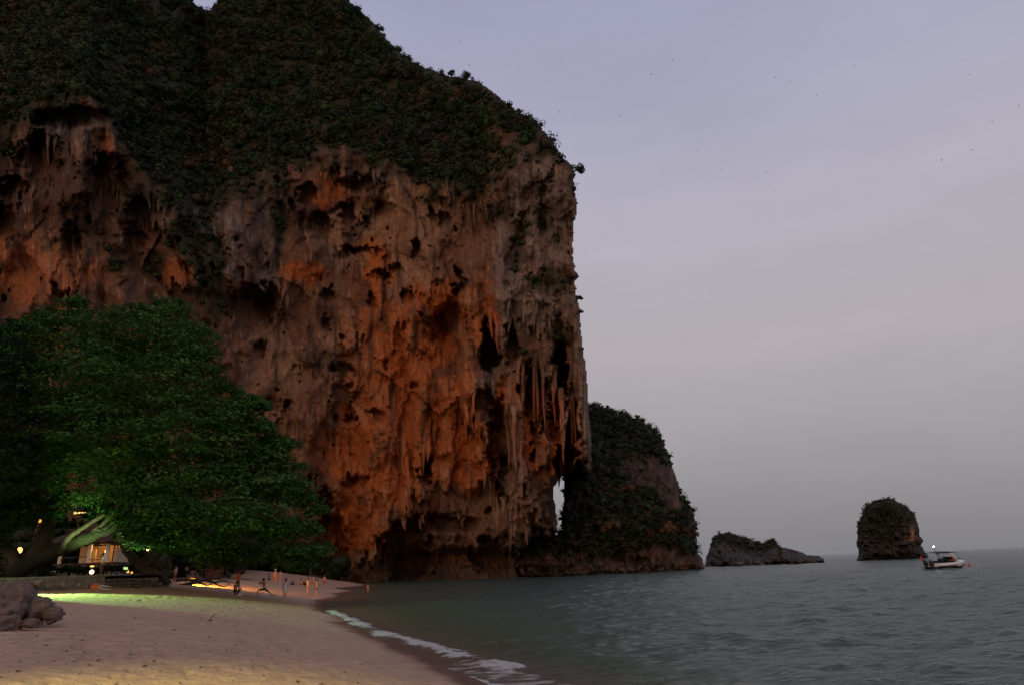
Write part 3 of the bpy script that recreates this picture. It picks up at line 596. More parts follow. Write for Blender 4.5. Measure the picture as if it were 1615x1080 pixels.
def scatter_scrub(name, info, vegfun, n, rmin, rmax, per, leaf, dryf, label, lift=.3, parent=None, jitter=None):
    px, py, P = info['px'], info['py'], info['V']
    wgt = vegfun(px, py) * (info['Y'] / 170.0) ** 2; wgt = np.where(wgt > .18, wgt, 0); wgt /= wgt.sum()
    i = rng.choice(len(px), n, p=wgt); C = P[i].copy(); R = rmin + (rmax - rmin) * rng.random(n) ** 1.8
    d = EYE - C; d /= np.linalg.norm(d, axis=1)[:, None]; C += d * (R * lift)[:, None] + np.array([0, 0, 1]) * (R * .35)[:, None]
    col = scrub_colours(n, 0) * .95
    dr = rng.random(n) < np.clip(dryf(px[i], py[i]), 0, 1)
    col[dr] = DRY[rng.integers(0, len(DRY), dr.sum())] * (.5 + .5 * rng.random((dr.sum(), 1)))
    Pl, Nl, cl_ = crown_leaves(C, R, per, col)
    o = obj(name, leaf_mesh(name, Pl, Nl, leaf * (.7 + .6 * rng.random(len(Pl))), cl_, .7, crown_cores(C, R, col, .47)), M['leaf'], parent)
    tag(o, label, 'scrub' if parent is None else None, None, 'stuff'); return o
def dry_part(x, y): return .10 + .45 * sstep(.05, .5, fbm(x / 40, y / 40, 3, 500)) * sstep(90, 200, y)
scatter_scrub('cliff_scrub', cl, cliff_veg, 4600, .6, 1.9, 30, .66, dry_part, 'dark green and rusty scrub covering the crown and ledges of the cliff', .25)
scatter_scrub('cliff_woods', cl, lambda x, y: np.where((veg_line(x) - y > 8) & (poly_sd(x, y, CL_OUT) > 9), cliff_veg(x, y), 0), 1700, 1.6, 3.6, 100, .80, dry_part, 'dark evergreen woods massed over the crown of the cliff', .3)

# ================================================================== THE HEADLAND AND ISLETS
HD_OUT = [(820, 640), (900, 628), (932, 640), (938, 637), (950, 640), (965, 646), (985, 650), (998, 660), (1005, 657), (1022, 668), (1036, 680), (1045, 690), (1049, 705), (1058, 716), (1061, 735), (1068, 752), (1073, 768), (1074, 786), (1082, 788), (1092, 800), (1098, 822), (1099, 840), (1096, 862), (1102, 870), (1109, 884), (1114, 897), (1090, 912), (820, 920), (800, 895), (806, 872), (822, 852), (846, 843), (862, 841), (876, 841), (886, 836), (884, 815), (888, 790), (889, 765), (888, 740), (860, 720)]
def hd_rock(px, py): return np.clip(.8 * blob(px, py, 1016, 742, 46, 26, 3) + blob(px, py, 1055, 780, 24, 40, 3) + .8 * blob(px, py, 955, 757, 10, 12) + sstep(868, 884, py) + blob(px, py, 1040, 868, 40, 12) + .9 * blob(px, py, 900, 780, 14, 60) - .5 * blob(px, py, 960, 790, 40, 30), 0, 1)
def hd_veg(px, py): return np.clip(1 - sstep(.3, .75, hd_rock(px, py) + .8 * fbm(px / 14, py / 18, 4, 600)), 0, 1)
def hd_Y(px, py):
    Y0 = np.interp(px, [820, 885, 950, 1050, 1115], [172, 172, 173, 180, 192]) + .30 * np.maximum(0, 800 - py) + .16 * np.maximum(0, 890 - py)
    Y0 = Y0 + 4 * fbm(px / 50, py / 50, 3, 610) - 4.5 * ridged(px / 20, py / 34, 4, 615, .6) - 1.6 * fbm(px / 6, py / 9, 3, 620)
    for cx, cy, rx, ry, a in [(972, 876, 14, 9, 5), (1003, 882, 8, 14, 4), (1052, 866, 9, 7, 4), (985, 885, 40, 8, 3), (1015, 860, 10, 8, 3)]: Y0 = Y0 + a * blob(px, py, cx, cy, rx, ry, 3)
    return Y0
def rock_mix(px, py, s=1.0):
    n1 = fbm(px / 16 / s, py / 20 / s, 4, 630); c = lerp(np.array([.050, .034, .026]), np.array([.105, .066, .048]), sstep(-.3, .4, n1)[..., None])
    c = lerp(c, np.array([.22, .095, .05]), (sstep(.2, .5, fbm(px / 20 / s, py / 26 / s, 3, 640)) * .5)[..., None])
    return lerp(c, np.array([.035, .03, .027]), (sstep(.1, .5, fbm(px / 7 / s, py / 40 / s, 3, 650)) * .7)[..., None])
def hd_col(px, py):
    c = rock_mix(px, py); v = hd_veg(px, py); c = lerp(c, np.array([.05, .045, .028]), (v * .85)[..., None])
    return lerp(c, np.array([.24, .17, .14]), (sstep(.15, .4, fbm(px / 9, py / 5, 3, 655)) * sstep(884, 890, py) * .7)[..., None])
V, F, C, hd = relief(HD_OUT, 1.3, hd_Y, hd_col, 16, 16, 45)
headland = obj('headland', mesh_data('headland', V, F, C), M['rock'])
tag(headland, 'dark scrubby headland behind the big cliff with low sea caves', 'headland', None, 'structure')
scatter_scrub('headland_scrub', hd, hd_veg, 2000, .5, 2.1, 34, .58, lambda x, y: .06 + .35 * sstep(700, 800, y) * (.5 + fbm(x / 25, y / 25, 2, 505)), 'dark scrub and small trees covering the headland slopes', .25)

def islet(name, label, cat, outline, Yb, slope, vegf, colf, rw, rd, back, nscrub, per, leaf, rmax, skew=0.0, lumps=()):
    cx = np.mean([p[0] for p in outline]); base = max(p[1] for p in outline)
    def yf(px, py):
        L = sum((a * np.sqrt(np.clip(1 - ((px - x) / rx) ** 2 - ((py - y) / ry) ** 2, 0, 1)) for x, y, rx, ry, a in lumps), np.zeros(px.shape))
        return -L + Yb + skew * (px - cx) + slope * np.maximum(0, base - py) + 3 * fbm(px / 22, py / 18, 3, 700) - 4.0 * ridged(px / 15, py / 13, 4, 705, .6) - 1.2 * fbm(px / 4, py / 5, 3, 710)
    V, F, C, inf = relief(outline, .8, yf, colf, rw, rd, back, 1.6, 55)
    root = empty(name, (V[:, 0].mean(), V[:, 1].mean(), 0)); tag(root, label, cat)
    off = np.array([V[:, 0].mean(), V[:, 1].mean(), 0])
    obj('rock', mesh_data('islet_rock', V - off, F, C), M['rock'], root)
    inf2 = dict(inf); sc = scatter_scrub('scrub', inf2, vegf, nscrub, .5, rmax, per, leaf, lambda x, y: .12 + 0 * x, None, .2, root); sc.matrix_parent_inverse = Matrix.Translation(-Vector(off))
    return root
IS_OUT = [(1111, 893), (1113, 880), (1120, 858), (1124, 847), (1132, 841), (1150, 838), (1165, 844), (1180, 848), (1192, 852), (1204, 855), (1215, 850), (1224, 851), (1230, 862), (1245, 864), (1262, 869), (1272, 874), (1288, 875), (1299, 879), (1300, 884), (1285, 889), (1240, 892), (1215, 893), (1160, 896), (1115, 899)]
def is_veg(px, py): return np.clip(sstep(.3, .6, 1 - (py - np.interp(px, [1110, 1130, 1160, 1190, 1225, 1232, 1300], [850, 842, 846, 855, 853, 866, 900])) / 26 + .3 * fbm(px / 9, py / 9, 3, 720)), 0, 1) * (px < 1232) * (px > 1122)
def is_col(px, py):
    c = lerp(rock_mix(px, py, .6), np.array([.062, .058, .056]), .85); c = lerp(c, np.array([.24, .19, .15]), (sstep(.0, .3, fbm(px / 10, py / 3, 3, 730)) * sstep(882, 886, py + .04 * (px - 1200)) * .6)[..., None])
    return lerp(c, np.array([.045, .045, .028]), (is_veg(px, py) * .8)[..., None])
islet('rock_islet', 'low rocky islet with a scrubby hump tapering to bare boulders', 'islet', IS_OUT, 238, .55, is_veg, is_col, 9, 7, 26, 260, 24, .34, .9, lumps=[(1163, 884, 24, 14, 7), (1197, 887, 20, 9, 6), (1226, 878, 22, 14, 6), (1258, 882, 26, 9, 5), (1135, 872, 18, 22, 5), (1284, 884, 18, 6, 4)])
ST_OUT = [(1350, 886), (1354, 872), (1350, 855), (1353, 840), (1351, 826), (1358, 814), (1361, 802), (1366, 795), (1378, 789), (1390, 787), (1402, 785), (1411, 787), (1420, 794), (1434, 801), (1442, 809), (1446, 820), (1450, 832), (1450, 843), (1457, 852), (1453, 860), (1459, 868), (1465, 876), (1460, 884), (1400, 890), (1360, 890)]
def st_veg(px, py): return np.clip(sstep(.35, .65, .75 - (py - np.interp(px, [1350, 1365, 1400, 1440, 1460], [842, 834, 832, 812, 815])) / 34 + .9 * fbm(px / 12, py / 15, 3, 740)), 0, 1)
def st_col(px, py):
    c = lerp(rock_mix(px, py, .6), np.array([.046, .042, .040]), .8); c = lerp(c, np.array([.40, .22, .13]), (blob(px, py, 1439, 840, 3, 8) * .9 + .5 * blob(px, py, 1435, 850, 8, 3))[..., None])
    return lerp(c, np.array([.04, .042, .026]), (st_veg(px, py) * .85)[..., None])
islet('sea_stack', 'steep round sea stack with a dark scrub cap rising from the water', 'sea stack', ST_OUT, 256, .12, st_veg, st_col, 26, 14, 24, 380, 26, .36, 1.0)

# ================================================================== TERRACE, WALL, BOULDERS
M['plaster'] = material('weathered_plaster', (.24, .22, .19), rough=.9, noise=.4, nscale=2.2, bump=.03, bscale=6)
M['soil'] = material('garden_soil', (.06, .055, .03), rough=.95, noise=.4, nscale=1.5, bump=.05, bscale=5)
TZ = 3.02
WA, WB = W(-90, 930, 46.5), W(254, 921, 60.5)
WA[2] = WB[2] = 0
tv = WB - WA; WL = np.linalg.norm(tv); tv /= WL; nv = np.array([tv[1], -tv[0], 0])      # nv points to the sea side
if nv[1] > 0: nv = -nv
def wall_p(s, out=0.0, z=0.0): return WA + tv * s + nv * out + np.array([0, 0, z])
def wall_s(px):
    """length along the wall where it is seen at photo column px"""
    ss = np.linspace(0, WL, 400); q = np.array([pixel_of(wall_p(s, 0, 2.6))[0] for s in ss]); return float(np.interp(px, q, ss))
# garden ground behind the wall
gx = np.linspace(0, 1, 60); gy = np.linspace(0, 1, 50); UX, UY = np.meshgrid(gx, gy)
L0, L1 = wall_p(-30), wall_p(WL); K0, K1 = np.array([-150., 150, 0]), W(262, 900, 150) * np.array([1, 1, 0])
gp = (L0 + (L1 - L0) * UX[..., None]) * (1 - UY[..., None]) + (K0 + (K1 - K0) * UX[..., None]) * UY[..., None]
gp[..., 2] = TZ - .03 + .10 * fbm(gp[..., 0] / 4, gp[..., 1] / 4, 3, 800) * sstep(0, .1, UY)
ter = obj('garden_ground', mesh_data('garden_ground', gp.reshape(-1, 3), grid_faces(50, 60)), M['soil']); tag(ter, 'dark garden ground behind the retaining wall', None, None, 'structure')
wall = empty('retaining_wall', wall_p(WL * .5, 0, 2.0), math.atan2(tv[1], tv[0]))
tag(wall, 'low retaining wall between the sand and the garden, rubble at its end', 'wall')
def wl(x0, x1, y0, y1, z0, z1): return MB().box(x0 - WL / 2, x1 - WL / 2, y0, y1, z0 - 2, z1 - 2)
s_mid = wall_s(165)
face = wl(-30, s_mid, 0, .45, 1.0, 2.92); face.build('wall_face', M['plaster'], wall)
wl(-30, s_mid + .05, -.07, .52, 2.925, 3.08).build('coping', M['plaster'], wall)
core = wl(s_mid + .06, WL - .2, .16, .5, 1.0, 2.75); core.build('wall_core', M['plaster'], wall)
def rock_mesh(name, r, seed, sub=3, planes=9, rough=.10, sq=(1, 1, .8), tone=(.22, .175, .155), freq=2.3):
    bm = bmesh.new(); bmesh.ops.create_icosphere(bm, subdivisions=sub, radius=1.0)
    P = np.array([v.co[:] for v in bm.verts]); F = np.array([[v.index for v in f.verts] for f in bm.faces]); bm.free()
    g = np.random.default_rng(seed)
    for _ in range(planes):
        q = g.normal(size=3); q /= np.linalg.norm(q); d = g.uniform(.52, .88); P = P - np.maximum(0, P @ q - d)[:, None] * q
    nrm = P / np.linalg.norm(P, axis=1)[:, None]
    P = P + nrm * (rough * 1.3 * fbm3(P * freq + seed, 4, seed % 40, .55) - rough * .8 * np.abs(fbm3(P * freq * 2 + 3 + seed, 3, 5 + seed % 30)))[:, None]
    c = np.array(tone) * (.75 + .5 * (fbm3(P * 2.2 + seed * 2, 4, 9)[:, None] + .5)) * np.array([1, 1, 1])
    c = lerp(c, np.array([.10, .085, .075]), sstep(.1, .4, fbm3(P * 3.1 + seed, 3, 14))[:, None] * .6)
    return mesh_data(name, P * np.array(sq) * r, F, c, True)
stone_data = [rock_mesh('stone', 1.0, 300 + i, 2, 12, .07, (1, .8, .75)) for i in range(6)]
for row in range(4):
    s = s_mid + .15
    while s < WL + .1:
        w_ = rng.uniform(.26, .52); hgt = rng.uniform(.22, .30)
        o = bpy.data.objects.new('stone', stone_data[rng.integers(6)]); COL.objects.link(o); o.parent = wall
        if not o.data.materials: o.data.materials.append(M['boulder'])
        drop = max(0, (s - (WL - 1.6))) * .5
        o.location = (s + w_ / 2 - WL / 2, .1 + rng.uniform(-.08, .05), 1.82 - 2 + row * .27 + rng.uniform(-.03, .03) - drop * row * .2); o.scale = (w_ * .62, .3, hgt * .74); o.rotation_euler = (rng.uniform(-.2, .2), rng.uniform(-.2, .2), rng.uniform(-.3, .3))
        s += w_
def boulder(px, py, rpx, Y, label, seed, sq=(1, .9, .75), sub=4, tone=(.30, .24, .215), sink=.25, rz=0., group=None):
    P = W(px, py, Y); r = rpx * Y / FPX
    o = obj('boulder', rock_mesh('boulder', r, seed, sub, 16, .27, sq, tone), M['boulder']); o.location = P; o.rotation_euler = (0, 0, rz); tag(o, label, 'boulder', group); return o
grp = 'loose boulders along the foot of the wall'
for i, (px, py, r, lab) in enumerate([(41, 921, 7, 'brightest boulder at the foot of the garden wall, nearest the left rocks'), (60, 919, 8.5, 'largest green lit boulder against the wall, second from the left'), (78, 922, 6.5, 'third boulder from the left under the garden wall'), (101, 922.5, 6, 'fourth boulder under the wall, just left of the lying person'), (125, 923, 5, 'smallest boulder under the wall, closest to the lying person')]):
    s = wall_s(px); P = wall_p(s, .9); Yb = P[1]; boulder(px, py, r, Yb, lab, 40 + i, group=grp, rz=i)
grp = 'rock outcrop at the left edge of the beach'
for (px, py, r, Y, sq, sd_, lab) in [(8, 956, 47, 18.6, (1.05, .9, .80), 61, 'large rounded rock, biggest of the outcrop at the left edge'), (56, 960, 32, 18.9, (1.0, .9, .95), 62, 'tall rough rock on the sea side of the left outcrop'), (84, 968, 21, 18.8, (1.0, .9, .72), 63, 'low dark rock at the sand end of the left outcrop'), (50, 982, 15, 17.8, (1.3, .9, .6), 64, 'small flat rock lying in front of the left outcrop'), (14, 985, 26, 17.6, (1.2, .9, .6), 65, 'squat front rock at the foot of the biggest outcrop rock'), (-42, 950, 50, 19.5, (1, 1, .8), 66, 'rock half out of the picture behind the left outcrop')]:
    boulder(px, py, r, Y, lab, sd_, sq, 5, (.155, .115, .098), group=grp, rz=sd_ * .7)

# ================================================================== TREES
def branch_tube(mb, pts, r0, r1, n=9):
    """pts: (px, py, Y) way points, resampled with a little wander"""
    P = np.array([W(*p) for p in pts]); k = max(6, 4 * len(P)); t = np.linspace(0, len(P) - 1, k); Q = np.stack([np.interp(t, np.arange(len(P)), P[:, i]) for i in range(3)], 1)
    for _ in range(2): Q[1:-1] = .25 * Q[:-2] + .5 * Q[1:-1] + .25 * Q[2:]
    R = np.linspace(r0, r1, k) * (1 + .10 * np.sin(np.arange(k) * 1.7 + r0 * 40)); Q[1:-1] += rng.normal(size=(k - 2, 3)) * r1 * .18
    mb.tube(list(Q), list(R), n); return mb
def in_poly(n, poly):
    p = np.array(poly, float); out = np.zeros((0, 2))
    while len(out) < n:
        q = rng.uniform(p.min(0), p.max(0), (n * 2, 2)); out = np.concatenate([out, q[poly_sd(q[:, 0], q[:, 1], poly) > 0]])
    return out[:n]
def pad_crown(name, poly, Yc, half, npads, per, leaf, tones, parent, rmin=.9, rmax=2.0, gap=-.12, seed=900, droop=.25):
    q = in_poly(npads, poly); sdq = poly_sd(q[:, 0], q[:, 1], poly)
    th = half * np.sqrt(np.clip(sdq / 110, .02, 1)); Yp = Yc + rng.uniform(-1, .75, npads) * th
    C = W(q[:, 0], q[:, 1], Yp); keep = fbm3(C / np.array([5.0, 5.0, 1.5]), 3, seed) > gap; C = C[keep]; sdq = sdq[keep]; n = len(C)
    R = (rmin + (rmax - rmin) * rng.random(n)) * np.clip(.38 + sdq / 60, .38, 1)
    a = rng.random((n, per)) * 2 * np.pi; rr = np.sqrt(rng.random((n, per))); lob = 1 + .3 * np.sin(3 * a + C[:, :1])
    dx = np.cos(a) * rr * lob * R[:, None]; dy = np.sin(a) * rr * lob * R[:, None]
    dz = (-.34 * rr ** 2 * R[:, None] * (droop / .25) + rng.normal(size=a.shape) * .10 + .16 * np.sin(a * 4 + C[:, 2:3] * 3) * rr)
    P = C[:, None, :] + np.stack([dx, dy, dz], -1)
    N = np.stack([np.cos(a) * rr * .6, np.sin(a) * rr * .6, np.ones_like(a) * .9], -1) + rng.normal(size=(n, per, 3)) * .26
    T = np.array(tones); col = T[rng.integers(0, len(T), n)][:, None, :] * (.8 + .4 * rng.random((n, per, 1))) * (.7 + .6 * rng.random((n, 1, 1)))
    return obj(name, leaf_mesh('crown', P.reshape(-1, 3), N.reshape(-1, 3), leaf * (.7 + .6 * rng.random(n * per)), col.reshape(-1, 3), .62), M['leaf'], parent)
TREE_G = [(.036, .118, .018), (.048, .138, .020), (.025, .088, .015), (.060, .138, .024), (.038, .104, .022)]
def tree_root(name, px, py, Y, label, cat='tree', group=None):
    P = W(px, py, Y); r = empty(name, P); tag(r, label, cat, group); r['_'] = 0; del r['_']; return r
def attach(o, root):
    o.parent = root; o.matrix_parent_inverse = Matrix.Translation(-Vector(root.location)); return o
M['bark_dark'] = material('shaded_bark', (.028, .032, .018), rough=.95, noise=.4, nscale=5, bump=.03, bscale=14)  # trunk's shade put into its colour, darker than the bark of the lit limbs
big = tree_root('shade_tree', 40, 897, 57, 'huge spreading shade tree leaning over the beach, leaves lit green below')
CR = [(-30, 520), (30, 508), (62, 490), (95, 477), (125, 460), (150, 466), (175, 467), (215, 480), (232, 474), (250, 468), (278, 467), (300, 490), (326, 512), (345, 538), (336, 560), (366, 588), (372, 604), (402, 618), (426, 630), (405, 648), (428, 668), (430, 684), (478, 690), (452, 706), (478, 728), (492, 742), (480, 770), (508, 796), (490, 812), (498, 834), (521, 850), (512, 868), (486, 878), (470, 893), (442, 872), (402, 878), (368, 886), (330, 888), (300, 868), (262, 860), (225, 862), (196, 850), (182, 822), (140, 806), (110, 790), (60, 786), (20, 796), (-30, 800)]
attach(pad_crown('crown', CR, 57.5, 8.5, 3300, 54, .34, TREE_G, None, 1.0, 2.7, -.05), big)
LOW = [(-20, 790), (60, 780), (110, 788), (135, 800), (96, 808), (92, 824), (60, 808), (50, 834), (24, 826), (20, 850), (-20, 868)]
attach(pad_crown('crown', LOW, 56, 2.5, 150, 34, .30, TREE_G, None, .5, 1.0, -.5), big)
attach(pad_crown('crown', [(92, 818), (132, 816), (140, 800), (188, 812), (196, 850), (172, 846), (140, 828), (104, 830)], 61, 2, 60, 34, .30, TREE_G, None, .4, .9, -.3), big)
# sprays hanging from the edge of the crown over the branch
SPR = [(150, 790), (200, 800), (250, 820), (240, 856), (200, 850), (180, 815)]
attach(pad_crown('crown', SPR, 53.6, 1.6, 130, 34, .30, TREE_G, None, .5, 1.0, -.4), big)
attach(branch_tube(MB(), [(18, 903, 57), (55, 884, 57), (98, 864, 56.6), (138, 848, 56), (172, 834, 55.6), (215, 800, 55.2), (265, 760, 55), (330, 720, 55)], .72, .12, 12).build('trunk', M['bark_dark'], None, True), big)
for pts, r0, r1 in [([(97, 870, 56), (103, 854, 55.4), (114, 843, 55), (134, 829, 54.6), (155, 816, 54.2), (178, 802, 54), (210, 780, 54)], .24, .10), ([(120, 856, 56.2), (142, 842, 55.8), (165, 824, 55.4), (186, 800, 55), (200, 760, 55)], .22, .10), ([(52, 888, 57.6), (66, 856, 58), (80, 815, 58.6), (92, 765, 59.4), (105, 700, 60), (150, 620, 60), (230, 545, 60)], .75, .12), ([(30, 893, 57), (14, 866, 57), (-4, 842, 57), (-40, 800, 57)], .5, .2), ([(105, 700, 60), (70, 610, 60), (80, 530, 60)], .3, .08), ([(215, 800, 55.2), (300, 800, 54.5), (390, 790, 54), (450, 800, 54)], .2, .05), ([(150, 836, 55.6), (172, 832, 55.2), (196, 824, 55)], .14, .06)]:
    attach(branch_tube(MB(), pts, r0, r1).build('limb', M['bark'], None, True), big)
dk = tree_root('shade_tree', -70, 905, 51, 'dark shade tree cut by the left edge, in front of the huge tree')
attach(pad_crown('crown', [(-150, 500), (-20, 492), (25, 505), (48, 545), (60, 600), (58, 660), (70, 700), (52, 750), (30, 786), (-150, 810)], 50, 4.5, 520, 36, .32, [(.013, .036, .012), (.018, .044, .014), (.012, .030, .012)], None, .7, 1.5, -.2, 930), dk)
attach(branch_tube(MB(), [(-72, 908, 51), (-66, 840, 51), (-50, 760, 51), (-20, 660, 50.5), (0, 580, 50)], .5, .12).build('trunk', M['bark'], None, True), dk)

lean = tree_root('leaning_tree', 258, 921, 62, 'dark leaning tree with forked limbs beside the end of the rubble wall')
attach(branch_tube(MB(), [(262, 923, 62), (245, 908, 62), (226, 893, 62), (210, 880, 61.6), (196, 862, 61), (186, 836, 60)], .55, .25, 10).build('trunk', M['bark'], None, True), lean)
for pts, r0, r1 in [([(228, 895, 62), (246, 878, 62), (264, 864, 62), (290, 848, 62), (320, 830, 62)], .36, .12), ([(240, 884, 62.2), (252, 893, 62.4), (262, 903, 62.6)], .16, .10), ([(250, 908, 62.4), (262, 902, 62.6), (272, 892, 62.8), (266, 880, 63)], .18, .07), ([(215, 886, 61.8), (226, 880, 61.6), (240, 872, 61.4)], .2, .08), ([(200, 868, 61), (222, 852, 60.6), (250, 836, 60)], .22, .08)]:
    attach(branch_tube(MB(), pts, r0, r1).build('limb', M['bark'], None, True), lean)
attach(pad_crown('crown', [(190, 826), (260, 834), (320, 846), (352, 868), (330, 880), (296, 874), (262, 868), (230, 862), (200, 850)], 61, 3, 150, 36, .30, TREE_G, None, .5, 1.1, -.4, 940), lean)
fb = empty('fallen_branch', G(286, 923)); tag(fb, 'bare dead branch with drooping twigs sprawled over the lit sand', 'branch')
Yf = float(G(290, 922)[1])
for pts, r0, r1 in [([(282, 924, Yf), (302, 919, Yf), (322, 914, Yf), (345, 911, Yf), (368, 904, Yf), (384, 899, Yf)], .20, .05), ([(276, 914, Yf + .6), (300, 913, Yf + .6), (322, 914, Yf), (338, 918, Yf), (352, 915, Yf), (374, 920, Yf - .4)], .16, .04), ([(310, 917, Yf), (322, 921, Yf), (326, 923, Yf), (336, 919, Yf)], .09, .04), ([(336, 918, Yf), (344, 922, Yf), (353, 925, Yf), (362, 920, Yf)], .08, .03), ([(330, 913, Yf), (338, 904, Yf), (350, 900, Yf)], .10, .03), ([(345, 911, Yf), (352, 901, Yf), (350, 891, Yf), (346, 889, Yf)], .08, .02), ([(318, 914, Yf), (330, 906, Yf), (336, 899, Yf)], .07, .02), ([(356, 908, Yf), (362, 912, Yf), (370, 911, Yf)], .06, .02), ([(300, 918, Yf), (316, 908, Yf), (326, 903, Yf)], .08, .02), ([(362, 906, Yf), (356, 898, Yf), (358, 892, Yf)], .05, .02)]:
    attach(branch_tube(MB(), pts, r0, r1, 7).build('branch', M['deadwood'], None, True), fb)

def shrub_stuff(name, C, R, per, leaf, label, dry=.1, cat='shrubs', tones=None, kind='stuff', flat=.8):
    C = np.asarray(C, float); R = np.asarray(R, float)
    col = scrub_colours(len(C), dry) if tones is None else np.array(tones)[rng.integers(0, len(tones), len(C))]
    P, N, c = crown_leaves(C, R, per, col, flat); o = obj(name, leaf_mesh(name, P, N, leaf * (.7 + .6 * rng.random(len(P))), c, .6, crown_cores(C, R, col, .55, flat)), M['leaf']); tag(o, label, cat, None, kind); return o
# dark thicket between the tree and the foot of the cliff
C = []; R = []
for _ in range(330):
    px = rng.uniform(235, 545); Yp = rng.uniform(104, 160) if px < 385 else rng.uniform(150, 168)
    if px > 500 and rng.random() < .5: continue
    x = W(px, 905, Yp)[0]; r = rng.uniform(1.2, 3.2); C.append((x, Yp, sand_z(x, Yp) + r * rng.uniform(.2, 1.5) + (rng.random() ** 2) * 4 * (px < 500))); R.append(r)
shrub_stuff('thicket', C, R, 60, .55, 'dark thicket of bushes under the cliff at the back of the beach', .05)
C = []; R = []
for _ in range(220):
    px = rng.uniform(-60, 260); Yp = rng.uniform(84, 126); x = W(px, 900, Yp)[0]; r = rng.uniform(.8, 2.2)
    if 85 < px < 190 and Yp < 92: continue
    C.append((x, Yp, TZ + r * .6 + rng.random() * 6.5)); R.append(r * 1.25)
for _ in range(26):
    px = rng.uniform(-30, 44); Yp = rng.uniform(60, 70); x = W(px, 900, Yp)[0]; r = rng.uniform(.4, .9); C.append((x, Yp, TZ + r * .5)); R.append(r)
shrub_stuff('garden_bushes', C, R, 60, .42, 'shadowy bushes growing in the garden around the pavilion', .05)
hp0, hp1 = W(66, 900, 60), W(212, 900, 63.5); C = []; R = []
for t in np.linspace(0, 1, 46):
    p = hp0 + (hp1 - hp0) * t; r = rng.uniform(.42, .55); C.append((p[0], p[1] + rng.uniform(-.3, .3), TZ + rng.uniform(.25, .62))); R.append(r)
hedge = shrub_stuff('hedge', C, R, 90, .17, 'clipped dark hedge running behind the garden wall', 0, 'hedge', [(.02, .045, .014), (.026, .05, .016)], None, .95)

# ================================================================== PAVILION IN THE GARDEN
M['cream'] = material('cream_wall', (.62, .47, .30), rough=.8, noise=.2, nscale=1.5)
M['white'] = material('white_paint', (.72, .70, .66), rough=.5, noise=.1, nscale=3)
M['darkwood'] = material('dark_wood', (.055, .03, .018), rough=.6, noise=.3, nscale=5)
M['roof'] = material('roof_shingle', (.045, .022, .018), rough=.8, noise=.4, nscale=4, bump=.04, bscale=8)
M['glow'] = material('warm_lamp_glow', (1, .7, .3), emit=(1, .50, .12), estr=2.6)
M['glow_hot'] = material('hot_lamp_glow', (1, .85, .6), emit=(1, .72, .34), estr=12)
M['glow_dim'] = material('dim_lamp_glow', (1, .6, .2), emit=(1, .42, .05), estr=1.3)
M['metal'] = material('dark_metal', (.05, .05, .05), rough=.5, metallic=.6, noise=.2)
Yp = 80.0; k_ = Yp / FPX * 1.02
x0 = W(90, 880, Yp)[0]; x1 = W(179, 880, Yp)[0]; fz = float(W(140, 887, Yp)[2]); cz = float(W(140, 858, Yp)[2])
pav = empty('pavilion', (0.5 * (x0 + x1), Yp, TZ)); tag(pav, 'open garden pavilion with glowing orange walls and a steep dark roof', 'pavilion')
ox = -0.5 * (x0 + x1)
def pb(name, mat, *boxes):
    m = MB()
    for b in boxes: m.box(b[0] + ox, b[1] + ox, b[2] - Yp, b[3] - Yp, b[4] - TZ, b[5] - TZ)
    return m.build(name, mat, pav)
def pxx(px): return float(W(px, 880, Yp)[0])
pb('base', M['plaster'], (x0, x1, Yp, Yp + 4, TZ - .3, fz - .16)); pb('floor', M['darkwood'], (x0 - .2, x1 + .2, Yp - .3, Yp + 4.2, fz - .155, fz))
pb('back_wall', M['cream'], (x0 + .2, x1 - .1, Yp + 3.7, Yp + 3.9, fz + .003, cz))
pb('side_wall', M['cream'], (x1 - .35, x1 - .15, Yp + .6, Yp + 3.695, fz + .003, cz - .4)); pb('side_wall', M['cream'], (pxx(124) - .1, pxx(124) + .9, Yp + 1.6, Yp + 1.8, fz + .003, cz - .5))
for q in (139, 167): pb('column', M['white'], (pxx(q) - .16, pxx(q) + .16, Yp, Yp + .3, fz + .003, cz))
pb('column', M['white'], (x0 + .1, x0 + .35, Yp, Yp + .3, fz + .003, cz))
pb('curtain', M['white'], (pxx(135), pxx(138) - .1, Yp + .12, Yp + .2, fz + .3, cz - .4))
pb('door', M['darkwood'], (pxx(148), pxx(149.5), Yp + 3.6, Yp + 3.69, fz + .01, fz + 1.9), (pxx(154), pxx(155.2), Yp + 3.6, Yp + 3.69, fz + .01, fz + 1.9), (pxx(148), pxx(155.2), Yp + 3.6, Yp + 3.69, fz + 1.92, fz + 2.0))
pb('railing', M['darkwood'], (x0 + .4, pxx(136), Yp - .05, Yp, fz + .62, fz + .70), (pxx(141), pxx(160), Yp - .05, Yp, fz + .3, fz + .36))
pb('table', M['darkwood'], (pxx(144), pxx(153), Yp + 1.2, Yp + 2.0, fz + .70, fz + .76), (pxx(147.5), pxx(149), Yp + 1.5, Yp + 1.65, fz + .01, fz + .70))
pb('beam', M['darkwood'], (x0 - .2, x1 + .2, Yp - .1, Yp + .25, cz + .003, cz + .22))
apex = float(W(123, 784, Yp)[2]); xm = pxx(123); mid = float(W(123, 836, Yp)[2])
def ring(hx, cy, hy, z, cx): return [(cx - hx + ox, cy - hy - Yp, z - TZ), (cx + hx + ox, cy - hy - Yp, z - TZ), (cx + hx + ox, cy + hy - Yp, z - TZ), (cx - hx + ox, cy + hy - Yp, z - TZ)]
cxm = .5 * (x0 + x1)
